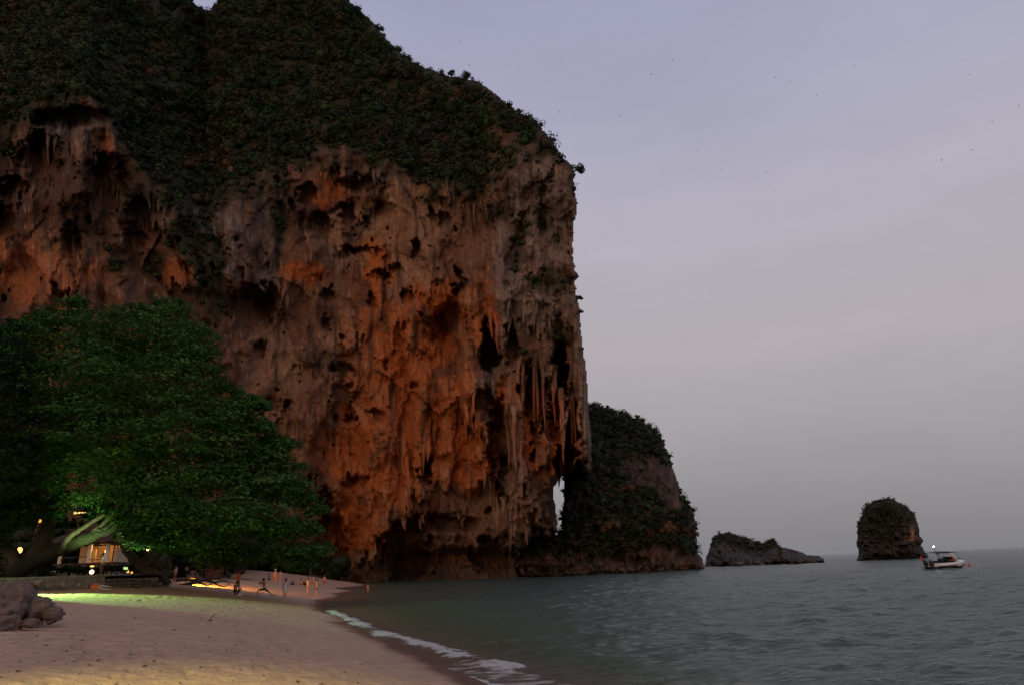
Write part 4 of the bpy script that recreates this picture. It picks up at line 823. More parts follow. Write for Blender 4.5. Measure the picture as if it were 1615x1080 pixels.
MB().loft([ring((x1 - x0) / 2 + .9, Yp + 2, 3.2, cz + .24, cxm), ring((x1 - x0) / 2 + .85, Yp + 2, 3.1, cz + .4, cxm), ring((x1 - x0) / 2 * .55, Yp + 2, 1.6, mid, .5 * (cxm + xm))]).build('lower_roof', M['roof'], pav)
MB().loft([ring(1.5, Yp + 2, 1.4, mid + .01, xm), ring(1.5, Yp + 2, 1.4, mid + 1.5, xm)]).build('lantern_storey', M['darkwood'], pav)
MB().loft([ring(2.1, Yp + 2, 2.0, mid + 1.9, xm), ring(2.05, Yp + 2, 1.95, mid + 2.02, xm), ring(.35, Yp + 2, .12, apex, xm)]).build('upper_roof', M['roof'], pav)
zs = float(W(117, 809, Yp)[2]); pb('lamp_strip', M['glow'], (pxx(107.5), pxx(126.5), Yp - .35, Yp - .25, zs - .09, zs + .09)); pb('lamp_rail', M['darkwood'], (pxx(106), pxx(128), Yp - .36, Yp + .7, zs + .1, zs + .18))
wlp = MB().box(pxx(162) + ox, pxx(164.5) + ox, .2, .3, fz + .7 - TZ, fz + 1.35 - TZ).build('wall_lamp', M['glow'], pav)
def lamp(kind, loc, energy, color, parent=None, radius=.12, aim=None, cone=60, blend=.4, name='lamp_light'):
    d = bpy.data.lights.new(name, kind); d.energy = energy; d.color = color; d.shadow_soft_size = radius
    o = bpy.data.objects.new(name, d); COL.objects.link(o); o.location = tuple(loc)
    if kind == 'SPOT':
        d.spot_size = math.radians(cone); d.spot_blend = blend; o.rotation_euler = (Vector(tuple(aim)) - Vector(tuple(loc))).to_track_quat('-Z', 'Y').to_euler()
    if parent is not None: attach(o, parent)
    return o
lamp('POINT', (pxx(150), Yp + 1.4, cz - .35), 120, (1, .46, .12), pav, .3)

# ================================================================== LAMPS
def lantern(loc, label, glow, s=.14, group='small orange lights glowing in the garden', energy=0):
    r = empty('garden_light', loc); tag(r, label, 'light', group)
    MB().ball((0, 0, 0), (s, s, s * 1.25), 8, 6).build('globe', glow, r, True)
    MB().tube([(0, 0, s * 1.2), (0, 0, s * 1.5)], [s * .7, s * .35], 8).tube([(0, 0, s * 1.5), (0, 0, s * 3.2)], s * .08, 6).build('cap', M['metal'], r)
    if energy: lamp('POINT', (loc[0], loc[1] - .35, loc[2]), energy, (1, .5, .14), r, .15)
    return r
for px, py, Y, s, g_, lab in [(34, 818, 66, .13, 'glow', 'lone orange light highest at the left under the crown'), (63, 821, 67, .13, 'glow_dim', 'lower light of the close pair left of the trunk'), (72, 815, 67, .15, 'glow', 'upper light of the close pair left of the trunk'), (118, 823, 70, .10, 'glow_dim', 'faint small light just under the lit roof strip'), (141, 840, 72, .13, 'glow', 'orange light above the pavilion between two limbs'), (133, 845, 72, .11, 'glow_dim', 'dimmer light beside the one above the pavilion'), (31, 867, 64, .22, 'glow', 'bright yellow garden light among the left shrubs'), (234, 864, 70, .20, 'glow', 'orange light behind the leaning tree'), (202, 900, 64.5, .11, 'glow', 'low yellow light at the right end of the hedge'), (208, 902, 64.8, .09, 'glow_dim', 'low dimmer light next to the one at the hedge end')]:
    lantern(W(px, py, Y), lab, M[g_], s, energy=(10 if px == 31 else 220 if px == 234 else 14 if px == 202 else 0))
# lamp on the wall
sw = wall_s(145); pl = wall_p(sw, -.2, 3.08); ln = empty('wall_lantern', pl); tag(ln, 'bright lantern burning on top of the garden wall', 'lantern')
MB().box(-.16, .16, -.16, .16, 0, .05).build('foot', M['metal'], ln); MB().ball((0, 0, .24), (.15, .15, .14), 10, 7).build('flame_glass', M['glow_hot'], ln, True)
MB().tube([(0, 0, .42), (0, 0, .55)], [.16, .05], 10).build('cap', M['metal'], ln); MB().tube([(-.15, 0, .05), (-.15, 0, .46)], .012, 5).build('frame', M['metal'], ln); MB().tube([(.15, 0, .05), (.15, 0, .46)], .012, 5).build('frame', M['metal'], ln)
MB().ball((-.1, .1, .66), (.15, .15, .05), 10, 6).build('upper_glow', M['glow'], ln, True)
lamp('POINT', pl + np.array([0, -.35, .35]), 18, (1, .62, .25), ln, .15)
# green flood on the beach
def floodlight(base, z, aim, energy, color, cone, label, blend=.35, radius=.1, face='flood'):
    r = empty('floodlight', base); tag(r, label, 'floodlight'); h = z - base[2]
    a = Vector(tuple(aim)) - Vector((base[0], base[1], z)); a.normalize()
    MB().tube([(0, 0, 0), (0, 0, h - .12)], .04, 8).build('post', M['metal'], r)
    hd_ = MB().box(-.18, .18, -.13, .13, -.10, .06).build('head', M['metal'], r); hd_.location = (0, 0, h); hd_.rotation_euler = a.to_track_quat('-Z', 'Y').to_euler()
    fa = MB().box(-.16, .16, -.11, .11, -.115, -.102).build('lamp_face', M[face], hd_)
    lamp('SPOT', Vector((base[0], base[1], z)) + a * .16, energy, color, r, radius, aim, cone, blend)
    return r
M['flood'] = material('floodlight_glow', (.8, 1, .7), emit=(.55, 1, .35), estr=.8)
s0 = wall_s(-60); b0 = wall_p(s0, 1.1); b0[2] = sand_z(b0[0], b0[1])
FL_GREEN = dict(energy=21000, color=(.42, 1.0, .27), cone=64)
floodlight(b0, b0[2] + 2.6, G(150, 941), label='green white floodlight on a short post at the left end of the wall', **FL_GREEN)
bu = W(82, 905, 52.4); bu[2] = TZ
floodlight(bu, TZ + .3, W(150, 826, 55), energy=1700, color=(.66, 1.0, .40), cone=96, label='small uplight in the garden shining into the big tree', blend=.8)
bu2 = W(196, 905, 57.5); bu2[2] = TZ
floodlight(bu2, TZ + .45, W(262, 822, 54.5), energy=650, color=(.56, 1.0, .30), cone=92, label='second garden uplight near the hedge end under the tree boughs', blend=.8)
bo = G(292, 922); 
floodlight(bo, bo[2] + 1.5, G(460, 930), energy=8800, color=(1, .42, .06), cone=120, label='low amber floodlight behind the fallen branch', blend=.6, face='glow_dim')
# path lamp on the shore path behind the viewer, its light falls on the nearest sand
by = np.array([-6.0, -3.5, 0]); by[2] = sand_z(by[0], by[1])
floodlight(by, by[2] + 6.0, (-5.6, 4.4, .9), energy=24000, color=(1, .93, .26), cone=44, label='yellow lamp on a post by the path behind the beach viewpoint', blend=.5)

# ================================================================== SMALL THINGS ON THE SAND
tw = empty('twig', G(330, 979)); tag(tw, 'forked dry twig standing in the open sand', 'twig')
MB().tube([(-.05, 0, -.05), (.08, 0, .12), (.18, .02, .27)], [.02, .016, .008], 6).tube([(-.16, .05, .0), (0, .02, .03), (.12, 0, .01)], [.015, .018, .01], 6).build('stick', M['deadwood'], tw)
n = 480; lx = []; 
qx = rng.uniform(-20, 640, n); qy = 930 + 150 * rng.random(n) ** .8; P = on_z(qx, qy, 1.2); zz = sand_z(P[:, 0], P[:, 1])
P = P[(zz > .45) & (P[:, 1] < 62)]; P[:, 2] = sand_z(P[:, 0], P[:, 1]) + .025
lit = leaf_mesh('leaf_litter', P, np.array([0, 0, 1.0]) + rng.normal(size=P.shape) * .25, .04 + .09 * rng.random(len(P)) ** 3, np.array([(.10, .065, .045)]) * (.5 + rng.random((len(P), 1))), .5)
o = obj('leaf_litter', lit, M['leaf']); tag(o, 'dry brown leaves and scraps scattered over the sand', 'litter', None, 'stuff')
lg = G(388, 914); o = MB().tube([(-.9, 0, .1), (0, 0, .12), (.9, .1, .1)], [.06, .07, .04], 7).build('driftwood_log', M['deadwood'], None, True); o.location = lg; tag(o, 'thin driftwood pole lying on the sand behind the man in orange', 'driftwood')

# ================================================================== PEOPLE
M['skin'] = material('skin', (.46, .25, .16), rough=.6, noise=.12, nscale=6); M['skin2'] = material('skin_dark', (.30, .16, .10), rough=.6, noise=.12, nscale=6)
def cloth(name, c): return material('cloth_' + name, c, rough=.9, noise=.15, nscale=9)
CLO = dict(white=cloth('white', (.72, .70, .68)), red=cloth('red', (.36, .03, .035)), orange=cloth('orange', (.62, .14, .02)), black=cloth('black', (.018, .018, .02)), navy=cloth('navy', (.03, .04, .09)), grey=cloth('grey', (.36, .35, .35)), blue=cloth('blue', (.12, .20, .38)), hair=cloth('hair', (.02, .014, .01)), brown=cloth('brown', (.13, .07, .04)))
BASE = dict(pel=(0, 0, .93), spi=(0, 0, 1.10), che=(0, .01, 1.29), nec=(0, .005, 1.45), hb=(0, -.005, 1.53), hm=(0, -.015, 1.60), ht=(0, -.01, 1.665))
for s, q in ((1, 'L'), (-1, 'R')): BASE.update({'sh' + q: (s * .165, .01, 1.385), 'el' + q: (s * .215, .02, 1.12), 'wr' + q: (s * .235, -.04, .89), 'pa' + q: (s * .24, -.06, .81), 'hi' + q: (s * .085, 0, .90), 'kn' + q: (s * .095, -.02, .49), 'an' + q: (s * .10, .015, .085), 'to' + q: (s * .12, -.13, .035)})
RAD = dict(pel=(.135, .105), spi=(.115, .09), che=(.145, .10), nec=(.055, .055), hb=(.07, .08), hm=(.078, .096), ht=(.06, .07), sh=(.06, .06), el=(.042, .042), wr=(.03, .028), pa=(.036, .022), hi=(.088, .088), kn=(.056, .056), an=(.04, .04), to=(.036, .028))
EDG = [('pel', 'spi'), ('spi', 'che'), ('che', 'nec'), ('nec', 'hb'), ('hb', 'hm'), ('hm', 'ht')] + [e for q in 'LR' for e in (('che', 'sh' + q), ('sh' + q, 'el' + q), ('el' + q, 'wr' + q), ('wr' + q, 'pa' + q), ('pel', 'hi' + q), ('hi' + q, 'kn' + q), ('kn' + q, 'an' + q), ('an' + q, 'to' + q))]
def skin_mesh(name, chains, mat, parent, sub=1):
    """chains: list of (points dict, edges, radii dict, root)"""
    bm = bmesh.new(); lay = bm.verts.layers.skin.verify()
    for pts, edges, rad, root in chains:
        vs = {}
        for k, p in pts.items():
            v = bm.verts.new(p); v[lay].radius = rad[k]; v[lay].use_root = (k == root); vs[k] = v
        for a, b in edges: bm.edges.new((vs[a], vs[b]))
    me = bpy.data.meshes.new(name); bm.to_mesh(me); bm.free()
    o = obj(name, me, None, parent); m = o.modifiers.new('Skin', 'SKIN'); m.use_smooth_shade = True
    s_ = o.modifiers.new('Subdivision', 'SUBSURF'); s_.levels = s_.render_levels = sub
    SKINNED.append((o, mat)); return o
SKINNED = []
def person(label, foot, yaw, H, clothes, pose=None, skin='skin', hair='hair', hat=None, roll=0.0, group='people on the beach', long_hair=False):
    J = dict(BASE); J.update(pose or {}); J = {k: np.array(v, float) for k, v in J.items()}; s = H / 1.70
    root = empty('person', foot, yaw); root.scale = (s, s, s)
    if roll: root.rotation_euler = (0, roll, yaw)
    tag(root, label, 'person', group)
    rad = {k: RAD[k] if k in RAD else RAD[k[:2]] for k in J}; chains = [(J, EDG, rad, 'pel')]
    for q, sg in (('L', 1), ('R', -1)):
        pa, wr = J['pa' + q], J['wr' + q]; d = pa - wr; d /= np.linalg.norm(d); side = np.cross(d, (sg * 1.0, .2, 0)); side /= np.linalg.norm(side) + 1e-6; inw = np.cross(side, d) * 1.0
        for i, ln in enumerate((.058, .068, .064, .05)):
            b = pa + side * (i - 1.5) * .018 - d * .005
            chains.append(({'a': b, 'b': b + d * ln * .6, 'c': b + d * ln + inw * .018}, [('a', 'b'), ('b', 'c')], {'a': (.009, .009), 'b': (.008, .008), 'c': (.0065, .0065)}, 'a'))
        b = wr + d * .03 + side * -.02
        chains.append(({'a': b, 'b': b - side * .022 + d * .025, 'c': b - side * .026 + d * .052}, [('a', 'b'), ('b', 'c')], {'a': (.011, .011), 'b': (.01, .01), 'c': (.008, .008)}, 'a'))
    up = J['ht'] - J['hb']; up /= np.linalg.norm(up); fw = np.array([0, -1.0, 0]); fw -= up * (fw @ up); fw /= np.linalg.norm(fw); sdv = np.cross(fw, up)
    nz = J['hm'] + fw * .088
    chains.append(({'a': nz - fw * .02 + up * .015, 'b': nz + fw * .018 - up * .018}, [('a', 'b')], {'a': (.009, .012), 'b': (.013, .012)}, 'a'))
    for sg in (1, -1):
        e_ = J['hm'] + sdv * sg * .078; chains.append(({'a': e_ - up * .02, 'b': e_ + up * .02 + sdv * sg * .008}, [('a', 'b')], {'a': (.012, .014), 'b': (.010, .018)}, 'a'))
    skin_mesh('body', chains, M[skin], root)
    def along(a, b, t): return J[a] + (J[b] - J[a]) * t
    for kind, colr_ in clothes:
        if kind in ('shirt', 'tee', 'top'):
            pts = {'pel': along('pel', 'spi', .1), 'spi': J['spi'], 'che': J['che'], 'nec': along('che', 'nec', .72), 'shL': J['shL'], 'shR': J['shR'], 'eL': along('shL', 'elL', .62), 'eR': along('shR', 'elR', .62)}
            r_ = {'pel': (.160, .130), 'spi': (.138, .112), 'che': (.162, .122), 'nec': (.066, .066), 'shL': (.078, .078), 'shR': (.078, .078), 'eL': (.066, .066), 'eR': (.066, .066)}
            ed = [('pel', 'spi'), ('spi', 'che'), ('che', 'nec'), ('che', 'shL'), ('shL', 'eL'), ('che', 'shR'), ('shR', 'eR')]
            if kind == 'top':
                for k in ('eL', 'eR'): pts.pop(k); 
                ed = [e for e in ed if 'eL' not in e and 'eR' not in e]
            skin_mesh('shirt', [(pts, ed, r_, 'che')], CLO[colr_], root)
        elif kind in ('shorts', 'briefs', 'trousers'):
            t = dict(shorts=.72, briefs=.22, trousers=1.0)[kind]
            pts = {'w': along('pel', 'spi', .45), 'pel': J['pel'], 'hiL': J['hiL'], 'hiR': J['hiR'], 'kL': along('hiL', 'knL', t), 'kR': along('hiR', 'knR', t)}
            r_ = {'w': (.128, .104), 'pel': (.150, .122), 'hiL': (.104, .104), 'hiR': (.104, .104), 'kL': (.09, .09), 'kR': (.09, .09)}; ed = [('w', 'pel'), ('pel', 'hiL'), ('hiL', 'kL'), ('pel', 'hiR'), ('hiR', 'kR')]
            if kind == 'trousers':
                for q in 'LR': pts['a' + q] = along('kn' + q, 'an' + q, .9); r_['a' + q] = (.062, .062); ed.append(('k' + q, 'a' + q))
            skin_mesh('shorts' if kind != 'trousers' else 'trousers', [(pts, ed, r_, 'pel')], CLO[colr_], root)
        elif kind == 'bra':
            pts = {'a': along('spi', 'che', .55) , 'b': along('spi', 'che', .95)}; skin_mesh('bikini_top', [(pts, [('a', 'b')], {'a': (.145, .112), 'b': (.158, .122)}, 'a')], CLO[colr_], root)
        elif kind == 'dress':
            m = MB(); rings = []
            for z, rx, ry in ((.60, .25, .20), (.75, .225, .18), (.92, .19, .15), (1.08, .155, .125), (1.20, .165, .128), (1.32, .172, .125), (1.40, .14, .10)):
                rings.append([(rx * math.cos(a) * (1 + .05 * math.sin(5 * a) * (z < 1)), ry * math.sin(a), z) for a in np.linspace(0, 2 * math.pi, 15)[:-1]])
            m.loft(rings).tube([(.10, -.07, 1.38), (.11, 0, 1.455), (.10, .08, 1.38)], .014, 6).tube([(-.10, -.07, 1.38), (-.11, 0, 1.455), (-.10, .08, 1.38)], .014, 6).build('dress', CLO[colr_], root, True)
    hc = J['hm'] + up * .028 - fw * .018; pts = {'a': hc - fw * .045 - up * .055, 'b': hc - fw * .02 + up * .01, 'c': hc + fw * .035 + up * .055}
    if long_hair: pts['d'] = J['nec'] - fw * .10 - up * .10
    skin_mesh('hair' if not hat else hat[0], [(pts, [('a', 'b'), ('b', 'c')] + ([('a', 'd')] if long_hair else []), {'a': (.082, .07), 'b': (.092, .092), 'c': (.07, .06), 'd': (.05, .03)}, 'b')], CLO[hair] if not hat else CLO[hat[1]], root)
    return root
def stand(px, py, label, yaw, H, clothes, hpx=None, **kw):
    """feet on the sand at the photo point"""
    return person(label, G(px, py), yaw, H, clothes, **kw)
def arm(q, el, wr, pa): return {'el' + q: el, 'wr' + q: wr, 'pa' + q: pa}
LUNGE = dict(pel=(.02, 0, .66), spi=(.0, .0, .84), che=(-.03, 0, 1.03), nec=(-.05, 0, 1.19), hb=(-.055, -.01, 1.27), hm=(-.06, -.02, 1.34), ht=(-.06, -.015, 1.405), hiL=(.10, .05, .64), hiR=(-.07, -.05, .64), knR=(-.46, -.08, .56), anR=(-.48, -.06, .10), toR=(-.60, -.12, .04), knL=(.42, .10, .40), anL=(.78, .14, .13), toL=(.86, .10, .03), shL=(.13, .02, 1.12), shR=(-.20, 0, 1.12), elL=(-.05, -.22, 1.16), wrL=(-.24, -.16, 1.20), paL=(-.30, -.14, 1.25), elR=(-.44, -.10, 1.10), wrR=(-.30, -.16, 1.26), paR=(-.24, -.16, 1.32))
SIT = dict(pel=(0, 0, .13), spi=(0, .05, .30), che=(0, .06, .50), nec=(0, .03, .66), hb=(0, .02, .74), hm=(0, .0, .81), ht=(0, 0, .875), shL=(.165, .05, .60), shR=(-.165, .05, .60), elL=(.24, .22, .38), wrL=(.24, .32, .16), paL=(.24, .34, .06), elR=(-.22, -.10, .38), wrR=(-.14, -.30, .42), paR=(-.12, -.36, .42), hiL=(.09, -.02, .12), hiR=(-.09, -.02, .12), knL=(.12, -.40, .40), knR=(-.12, -.40, .42), anL=(.12, -.66, .08), anR=(-.12, -.62, .08), toL=(.13, -.80, .04), toR=(-.13, -.76, .04))
CROUCH = dict(pel=(0, .12, .42), spi=(0, .10, .58), che=(0, -.04, .76), nec=(0, -.12, .90), hb=(0, -.15, .98), hm=(0, -.18, 1.04), ht=(0, -.19, 1.105), shL=(.165, -.04, .84), shR=(-.165, -.04, .84), elL=(.22, -.22, .62), wrL=(.12, -.38, .48), paL=(.10, -.42, .40), elR=(-.22, -.22, .62), wrR=(-.12, -.38, .48), paR=(-.10, -.42, .40), hiL=(.09, .10, .40), hiR=(-.09, .10, .40), knL=(.14, -.30, .50), knR=(-.14, -.28, .48), anL=(.12, .02, .10), anR=(-.12, .04, .10), toL=(.14, -.14, .04), toR=(-.14, -.12, .04))
WALK = dict(knL=(.095, -.12, .50), anL=(.10, -.16, .09), toL=(.12, -.31, .06), knR=(-.095, .02, .49), anR=(-.10, .22, .12), toR=(-.12, .10, .035))
AHEAD = arm('L', (.22, -.05, 1.13), (.20, -.28, 1.16), (.18, -.36, 1.18))
HIPS = {**arm('L', (.34, .05, 1.14), (.20, -.06, .98), (.15, -.08, .93))}
stand(449, 944.5, 'woman in a short white dress walking towards the viewer', .15, 1.68, [('dress', 'white')], pose={k: v for k, v in WALK.items()}, hair='brown', long_hair=True)
stand(415, 941.5, 'bare chested man lunging with his hands at his face', .2, 1.72, [('shorts', 'navy')], pose=LUNGE, skin='skin2')
stand(374, 934, 'person in an orange shirt and red cap standing behind the crouching one', .1, 1.72, [('tee', 'orange'), ('shorts', 'brown')], hat=('cap', 'red'), pose=AHEAD)
stand(371, 940, 'person in black crouching on the sand beside a white bag', 1.0, 1.70, [('tee', 'black'), ('trousers', 'black')], pose=CROUCH)
stand(275, 921.5, 'person in a white shirt and dark red shorts by the leaning tree', -.9, 1.72, [('tee', 'white'), ('shorts', 'red')], pose={**WALK, **AHEAD})
stand(485, 938, 'person in dark swim shorts lit orange, standing with the back turned near the water', 2.3, 1.70, [('briefs', 'black')], skin='skin')
stand(499, 940, 'person in dark shorts standing ankle deep, nearest the foam', 1.9, 1.70, [('shorts', 'brown')], skin='skin', pose=AHEAD)
stand(493.5, 928, 'pale person in red shorts standing behind the two at the water edge', 2.0, 1.72, [('shorts', 'red')])
stand(511, 927, 'person in red shorts carrying something blue along the waterline', 2.8, 1.70, [('shorts', 'red')], pose=WALK)
stand(433, 921, 'bare chested person in orange shorts and pale hat, walking with another', .3, 1.80, [('shorts', 'orange')], hat=('hat', 'grey'), pose=WALK)
stand(441.5, 920, 'woman in a dark bikini walking beside the person with a hat', -.1, 1.62, [('briefs', 'black'), ('bra', 'red')], pose=WALK, long_hair=True)
stand(424, 914, 'small dark figure sitting far up the beach', 1.2, 1.70, [('tee', 'black'), ('shorts', 'navy')], pose=SIT)
stand(474, 922.5, 'person sitting on the sand with legs stretched to the left', -1.35, 1.70, [('briefs', 'black')], pose=SIT)
stand(489.5, 908, 'lone pale figure standing far off at the foot of the cliff', .4, 1.66, [('dress', 'grey')])
psw = on_z(580, 932, 0.0); psw[2] = -.62
person('bather standing waist deep in the sea', psw, 2.2, 1.72, [('briefs', 'red')], pose=HIPS)
pg = W(159, 905, 57.5); pg[2] = TZ
person('person in a pale shirt standing behind the hedge in front of the pavilion', pg, math.pi * .8, 1.74, [('tee', 'white'), ('trousers', 'brown')], group='people in the garden')
ply = G(158, 931.5) + np.array([.85, 0, .17])
LIE = dict(knL=(.12, -.16, .52), anL=(.10, .02, .12), hb=(0, -.01, 1.53))
person('person in an orange top and pale trousers lying on the green lit sand', ply, .05, 1.70, [('tee', 'orange'), ('trousers', 'grey')], pose=LIE, roll=-math.pi / 2 + .10)
dg = bpy.context.evaluated_depsgraph_get()
for o, mat in SKINNED:
    me = bpy.data.meshes.new_from_object(o.evaluated_get(dg)); me.name = o.name; old = o.data; o.modifiers.clear(); o.data = me; me.materials.clear(); me.materials.append(mat); bpy.data.meshes.remove(old)
    me.polygons.foreach_set('use_smooth', np.ones(len(me.polygons), bool))
def bag(px, py, label, mat, w, h, d=.22):
    m = MB(); rings = [[(w * q * math.copysign(abs(math.cos(a)) ** .6, math.cos(a)), d * q * math.copysign(abs(math.sin(a)) ** .6, math.sin(a)), z * h) for a in np.linspace(0, 2 * math.pi, 13)[:-1]] for z, q in ((0, .85), (.15, 1), (.55, .95), (.85, .7), (1, .4))]
    r = empty('bag', G(px, py)); tag(r, label, 'bag'); m.loft(rings).build('body', mat, r, True); MB().tube([(-w * .4, 0, h * .9), (-w * .3, 0, h * 1.3), (w * .3, 0, h * 1.3), (w * .4, 0, h * .9)], .02, 6).build('strap', mat, r, True)
bag(461, 922, 'dark rucksack left on the sand right of the woman in white', CLO['navy'], .28, .42)
bag(479.5, 922.5, 'black bag beside the sitting person', CLO['black'], .26, .40)
bag(377, 939.5, 'white cloth bag held against the crouching person in black', CLO['white'], .22, .62, .15)

# ================================================================== SPEEDBOAT
M['hull_white'] = material('white_gelcoat', (.84, .83, .82), rough=.3, noise=.05, nscale=2)
M['hull_dark'] = material('dark_hull_paint', (.022, .026, .034), rough=.35, noise=.2, nscale=2)
M['canvas'] = material('black_canvas', (.015, .015, .018), rough=.8)
M['glass'] = material('tinted_glass', (.03, .035, .04), rough=.08, spec=.6)
M['flag'] = material('orange_flag_cloth', (.70, .11, .03), rough=.8)
M['lifejacket'] = material('red_life_jacket', (.62, .05, .03), rough=.8)
M['nav'] = material('white_masthead_light', (1, 1, 1), emit=(1, .95, .85), estr=30)
Pst, Pbo = on_z(1474.5, 897.0, 0), None
boat = empty('speedboat', (0, 0, 0)); tag(boat, 'white speedboat with a black canopy and outboards moored by the sea stack', 'speedboat')
ST = [(-3.6, 1.18), (-2.4, 1.30), (-1.0, 1.32), (.4, 1.27), (1.6, 1.08), (2.6, .76), (3.4, .34), (3.9, .04)]
def sheer(x): return .82 + .020 * (x + 3.6) ** 1.35 / 1.6 + (.05 if x > 2 else 0)
def chine(x): return .50 + .012 * (x + 3.6) ** 1.6 / 2
lower, upper, rub = MB(), MB(), MB(); rl, ru, deck = [], [], []
for x, b in ST:
    k = -.45 + max(0, (x - 1.2)) ** 2 * .14
    rl.append([(x, b * .98, chine(x)), (x, b * .86, chine(x) - .30), (x, 0, min(k, chine(x) - .02)), (x, -b * .86, chine(x) - .30), (x, -b * .98, chine(x))])
    ru.append([(x + .06 * (x > 3), b * 1.0, chine(x) + .005), (x + .10 * (x > 3), b * 1.05, (sheer(x) + chine(x)) * .52), (x + .16 * (x > 3), b * 1.02, sheer(x)), (x + .14 * (x > 3), b * .88, sheer(x) + .03)])
lower.loft(rl, closed=False); lower.f.append(tuple(range(5))); lower.build('hull_bottom', M['hull_dark'], boat)
for sg in (1, -1): upper.loft([[(p[0], sg * p[1], p[2]) for p in r] for r in ru], closed=False, cap=False)
n4 = len(ru[0]); upper.build('topsides', M['hull_white'], boat, True)
# fore deck with a cabin hump
rows = []
for x, b in ST[3:]:
    xx = x + (.14 if x > 3 else 0); hmp = .22 * max(0, 1 - ((x - 1.3) / 2.2) ** 2)
    rows.append([(xx, b * .88 * t, sheer(x) + .03 + hmp * (1 - t * t)) for t in np.linspace(-1, 1, 9)])
MB().loft(rows, closed=False).build('foredeck', M['hull_white'], boat, True)
side = MB()
for sg in (1, -1): side.loft([[(x, sg * b * .88, sheer(x) + .03), (x, sg * b * .74, sheer(x) + .03), (x, sg * b * .72, .45)] for x, b in ST[:4]], closed=False)
side.build('side_deck', M['hull_white'], boat); MB().loft([[(x, -b * .72, .45), (x, b * .72, .45)] for x, b in ST[:4]], closed=False).build('cockpit_floor', M['hull_white'], boat)
MB().loft([[(.4, y, .45), (.4, y, 1.0 + .2 * (1 - (y / 1.12) ** 2))] for y in np.linspace(-1.1, 1.1, 9)], closed=False).build('dashboard', M['hull_dark'], boat)
tr = MB().box(-3.66, -3.45, -1.12, -.62, .42, .88).box(-3.66, -3.45, .62, 1.12, .42, .88).box(-3.66, -3.5, -.621, .621, .42, .56); tr.build('transom', M['hull_white'], boat)
MB().box(-4.15, -3.66, -1.08, -.55, .22, .30).build('swim_platform', M['hull_dark'], boat); MB().box(-4.15, -3.66, .55, 1.08, .22, .30).build('swim_platform', M['hull_dark'], boat)
MB().box(-2.6, -1.9, -.85, .85, .46, .86).box(-2.7, -2.55, -.85, .85, .86, 1.16).build('stern_seat', M['canvas'], boat)
for y in (-.45, .45): MB().box(-.75, -.25, y - .24, y + .24, .80, .92).box(-.85, -.74, y - .24, y + .24, .92, 1.42).tube([(-.5, y, .46), (-.5, y, .80)], .07, 8).build('helm_seat', M['canvas'], boat)
for y in (-.42, .42):
    e_ = MB().loft([[(-4.0 + dx * .32 * q, y + dy * .2 * q, z) for dx, dy in ((1, .7), (.7, 1), (-.7, 1), (-1, .7), (-1, -.7), (-.7, -1), (.7, -1), (1, -.7))] for z, q in ((.62, .85), (.75, 1), (1.05, 1), (1.24, .8), (1.3, .45))]).build('outboard', M['hull_dark'], boat, True)
    MB().box(-4.12, -3.84, y - .08, y + .08, -.4, .62).box(-3.84, -3.62, y - .1, y + .1, .5, .7).build('leg', M['hull_dark'], e_)
MB().loft([[(.42 + .28 * t, y * (1 - .12 * t), 1.02 + .20 * (1 - (y / 1.12) ** 2) * (1 - t) + .62 * t) for t in (1, 0)] for y in np.linspace(-1.08, 1.08, 11)], closed=False).build('windscreen', M['glass'], boat)
for sg in (1, -1):
    MB().tube([(.85, sg * 1.10, .98), (.25, sg * 1.12, 1.5), (-.35, sg * 1.08, 2.12)], [.11, .10, .09], 8).build('arch', M['hull_white'], boat, True)
MB().tube([(-.35, 1.08, 2.12), (-.38, .5, 2.2), (-.38, -.5, 2.2), (-.35, -1.08, 2.12)], .08, 8).build('arch_top', M['hull_white'], boat, True)
can = MB(); can.loft([[(x, y, 2.28 + .10 * (1 - (y / 1.15) ** 2) - .05 * abs(x + .9) + dz) for y in np.linspace(-1.15, 1.15, 9)] + [(x, y, 2.24 + .10 * (1 - (y / 1.15) ** 2) - .05 * abs(x + .9)) for y in np.linspace(1.15, -1.15, 9)] for x, dz in ((-3.2, 0), (-2.2, .02), (-1, .03), (.3, .02), (1.3, 0))]); can.build('canopy', M['canvas'], boat, True)
for sg in (1, -1):
    for a_, b_ in (((-3.1, sg * 1.12, .86), (-3.1, sg * 1.1, 2.2)), ((-2.0, sg * 1.15, .9), (-3.0, sg * 1.1, 2.2)), ((1.25, sg * 1.02, 1.1), (1.2, sg * 1.05, 2.15))): MB().tube([a_, b_], .022, 6).build('canopy_pole', M['metal'], boat)
mast = MB().tube([(-2.0, 0, 2.3), (-2.15, 0, 2.95)], .03, 6).build('light_mast', M['metal'], boat); MB().ball((-2.18, 0, 3.08), .09, 8, 6).build('masthead_light', M['nav'], mast, True)
for y, lab in ((1.05, None),):
    MB().tube([(-3.5, y, .9), (-3.62, y, 2.0)], .02, 6).build('flag_staff', M['metal'], boat)
    MB().loft([[(-3.60 - .07 * i, y + .05 * math.sin(i * 1.6), 1.95 - .05 * i), (-3.56 - .06 * i, y + .06 * math.sin(i * 1.6 + .5), 1.15 - .02 * i)] for i in range(8)], closed=False).build('flag', M['flag'], boat)
MB().ball((.05, -1.0, 1.38), (.14, .12, .36), 8, 7).build('life_jacket', M['lifejacket'], boat, True)
MB().loft([[(3.3 - .55 * i, sg_ * (0.40 + .23 * i if i < 4 else 1.1), sheer(3.3 - .55 * i) + .32) for sg_ in (1,)] for i in range(2)], closed=False)
rail = MB()
for sg in (1, -1): rail.tube([(3.95, 0, 1.28), (3.3, sg * .38, 1.36), (2.5, sg * .72, 1.36), (1.4, sg * 1.0, 1.30)], .018, 6)
rail.build('bow_rail', M['metal'], boat)
mk = MB()
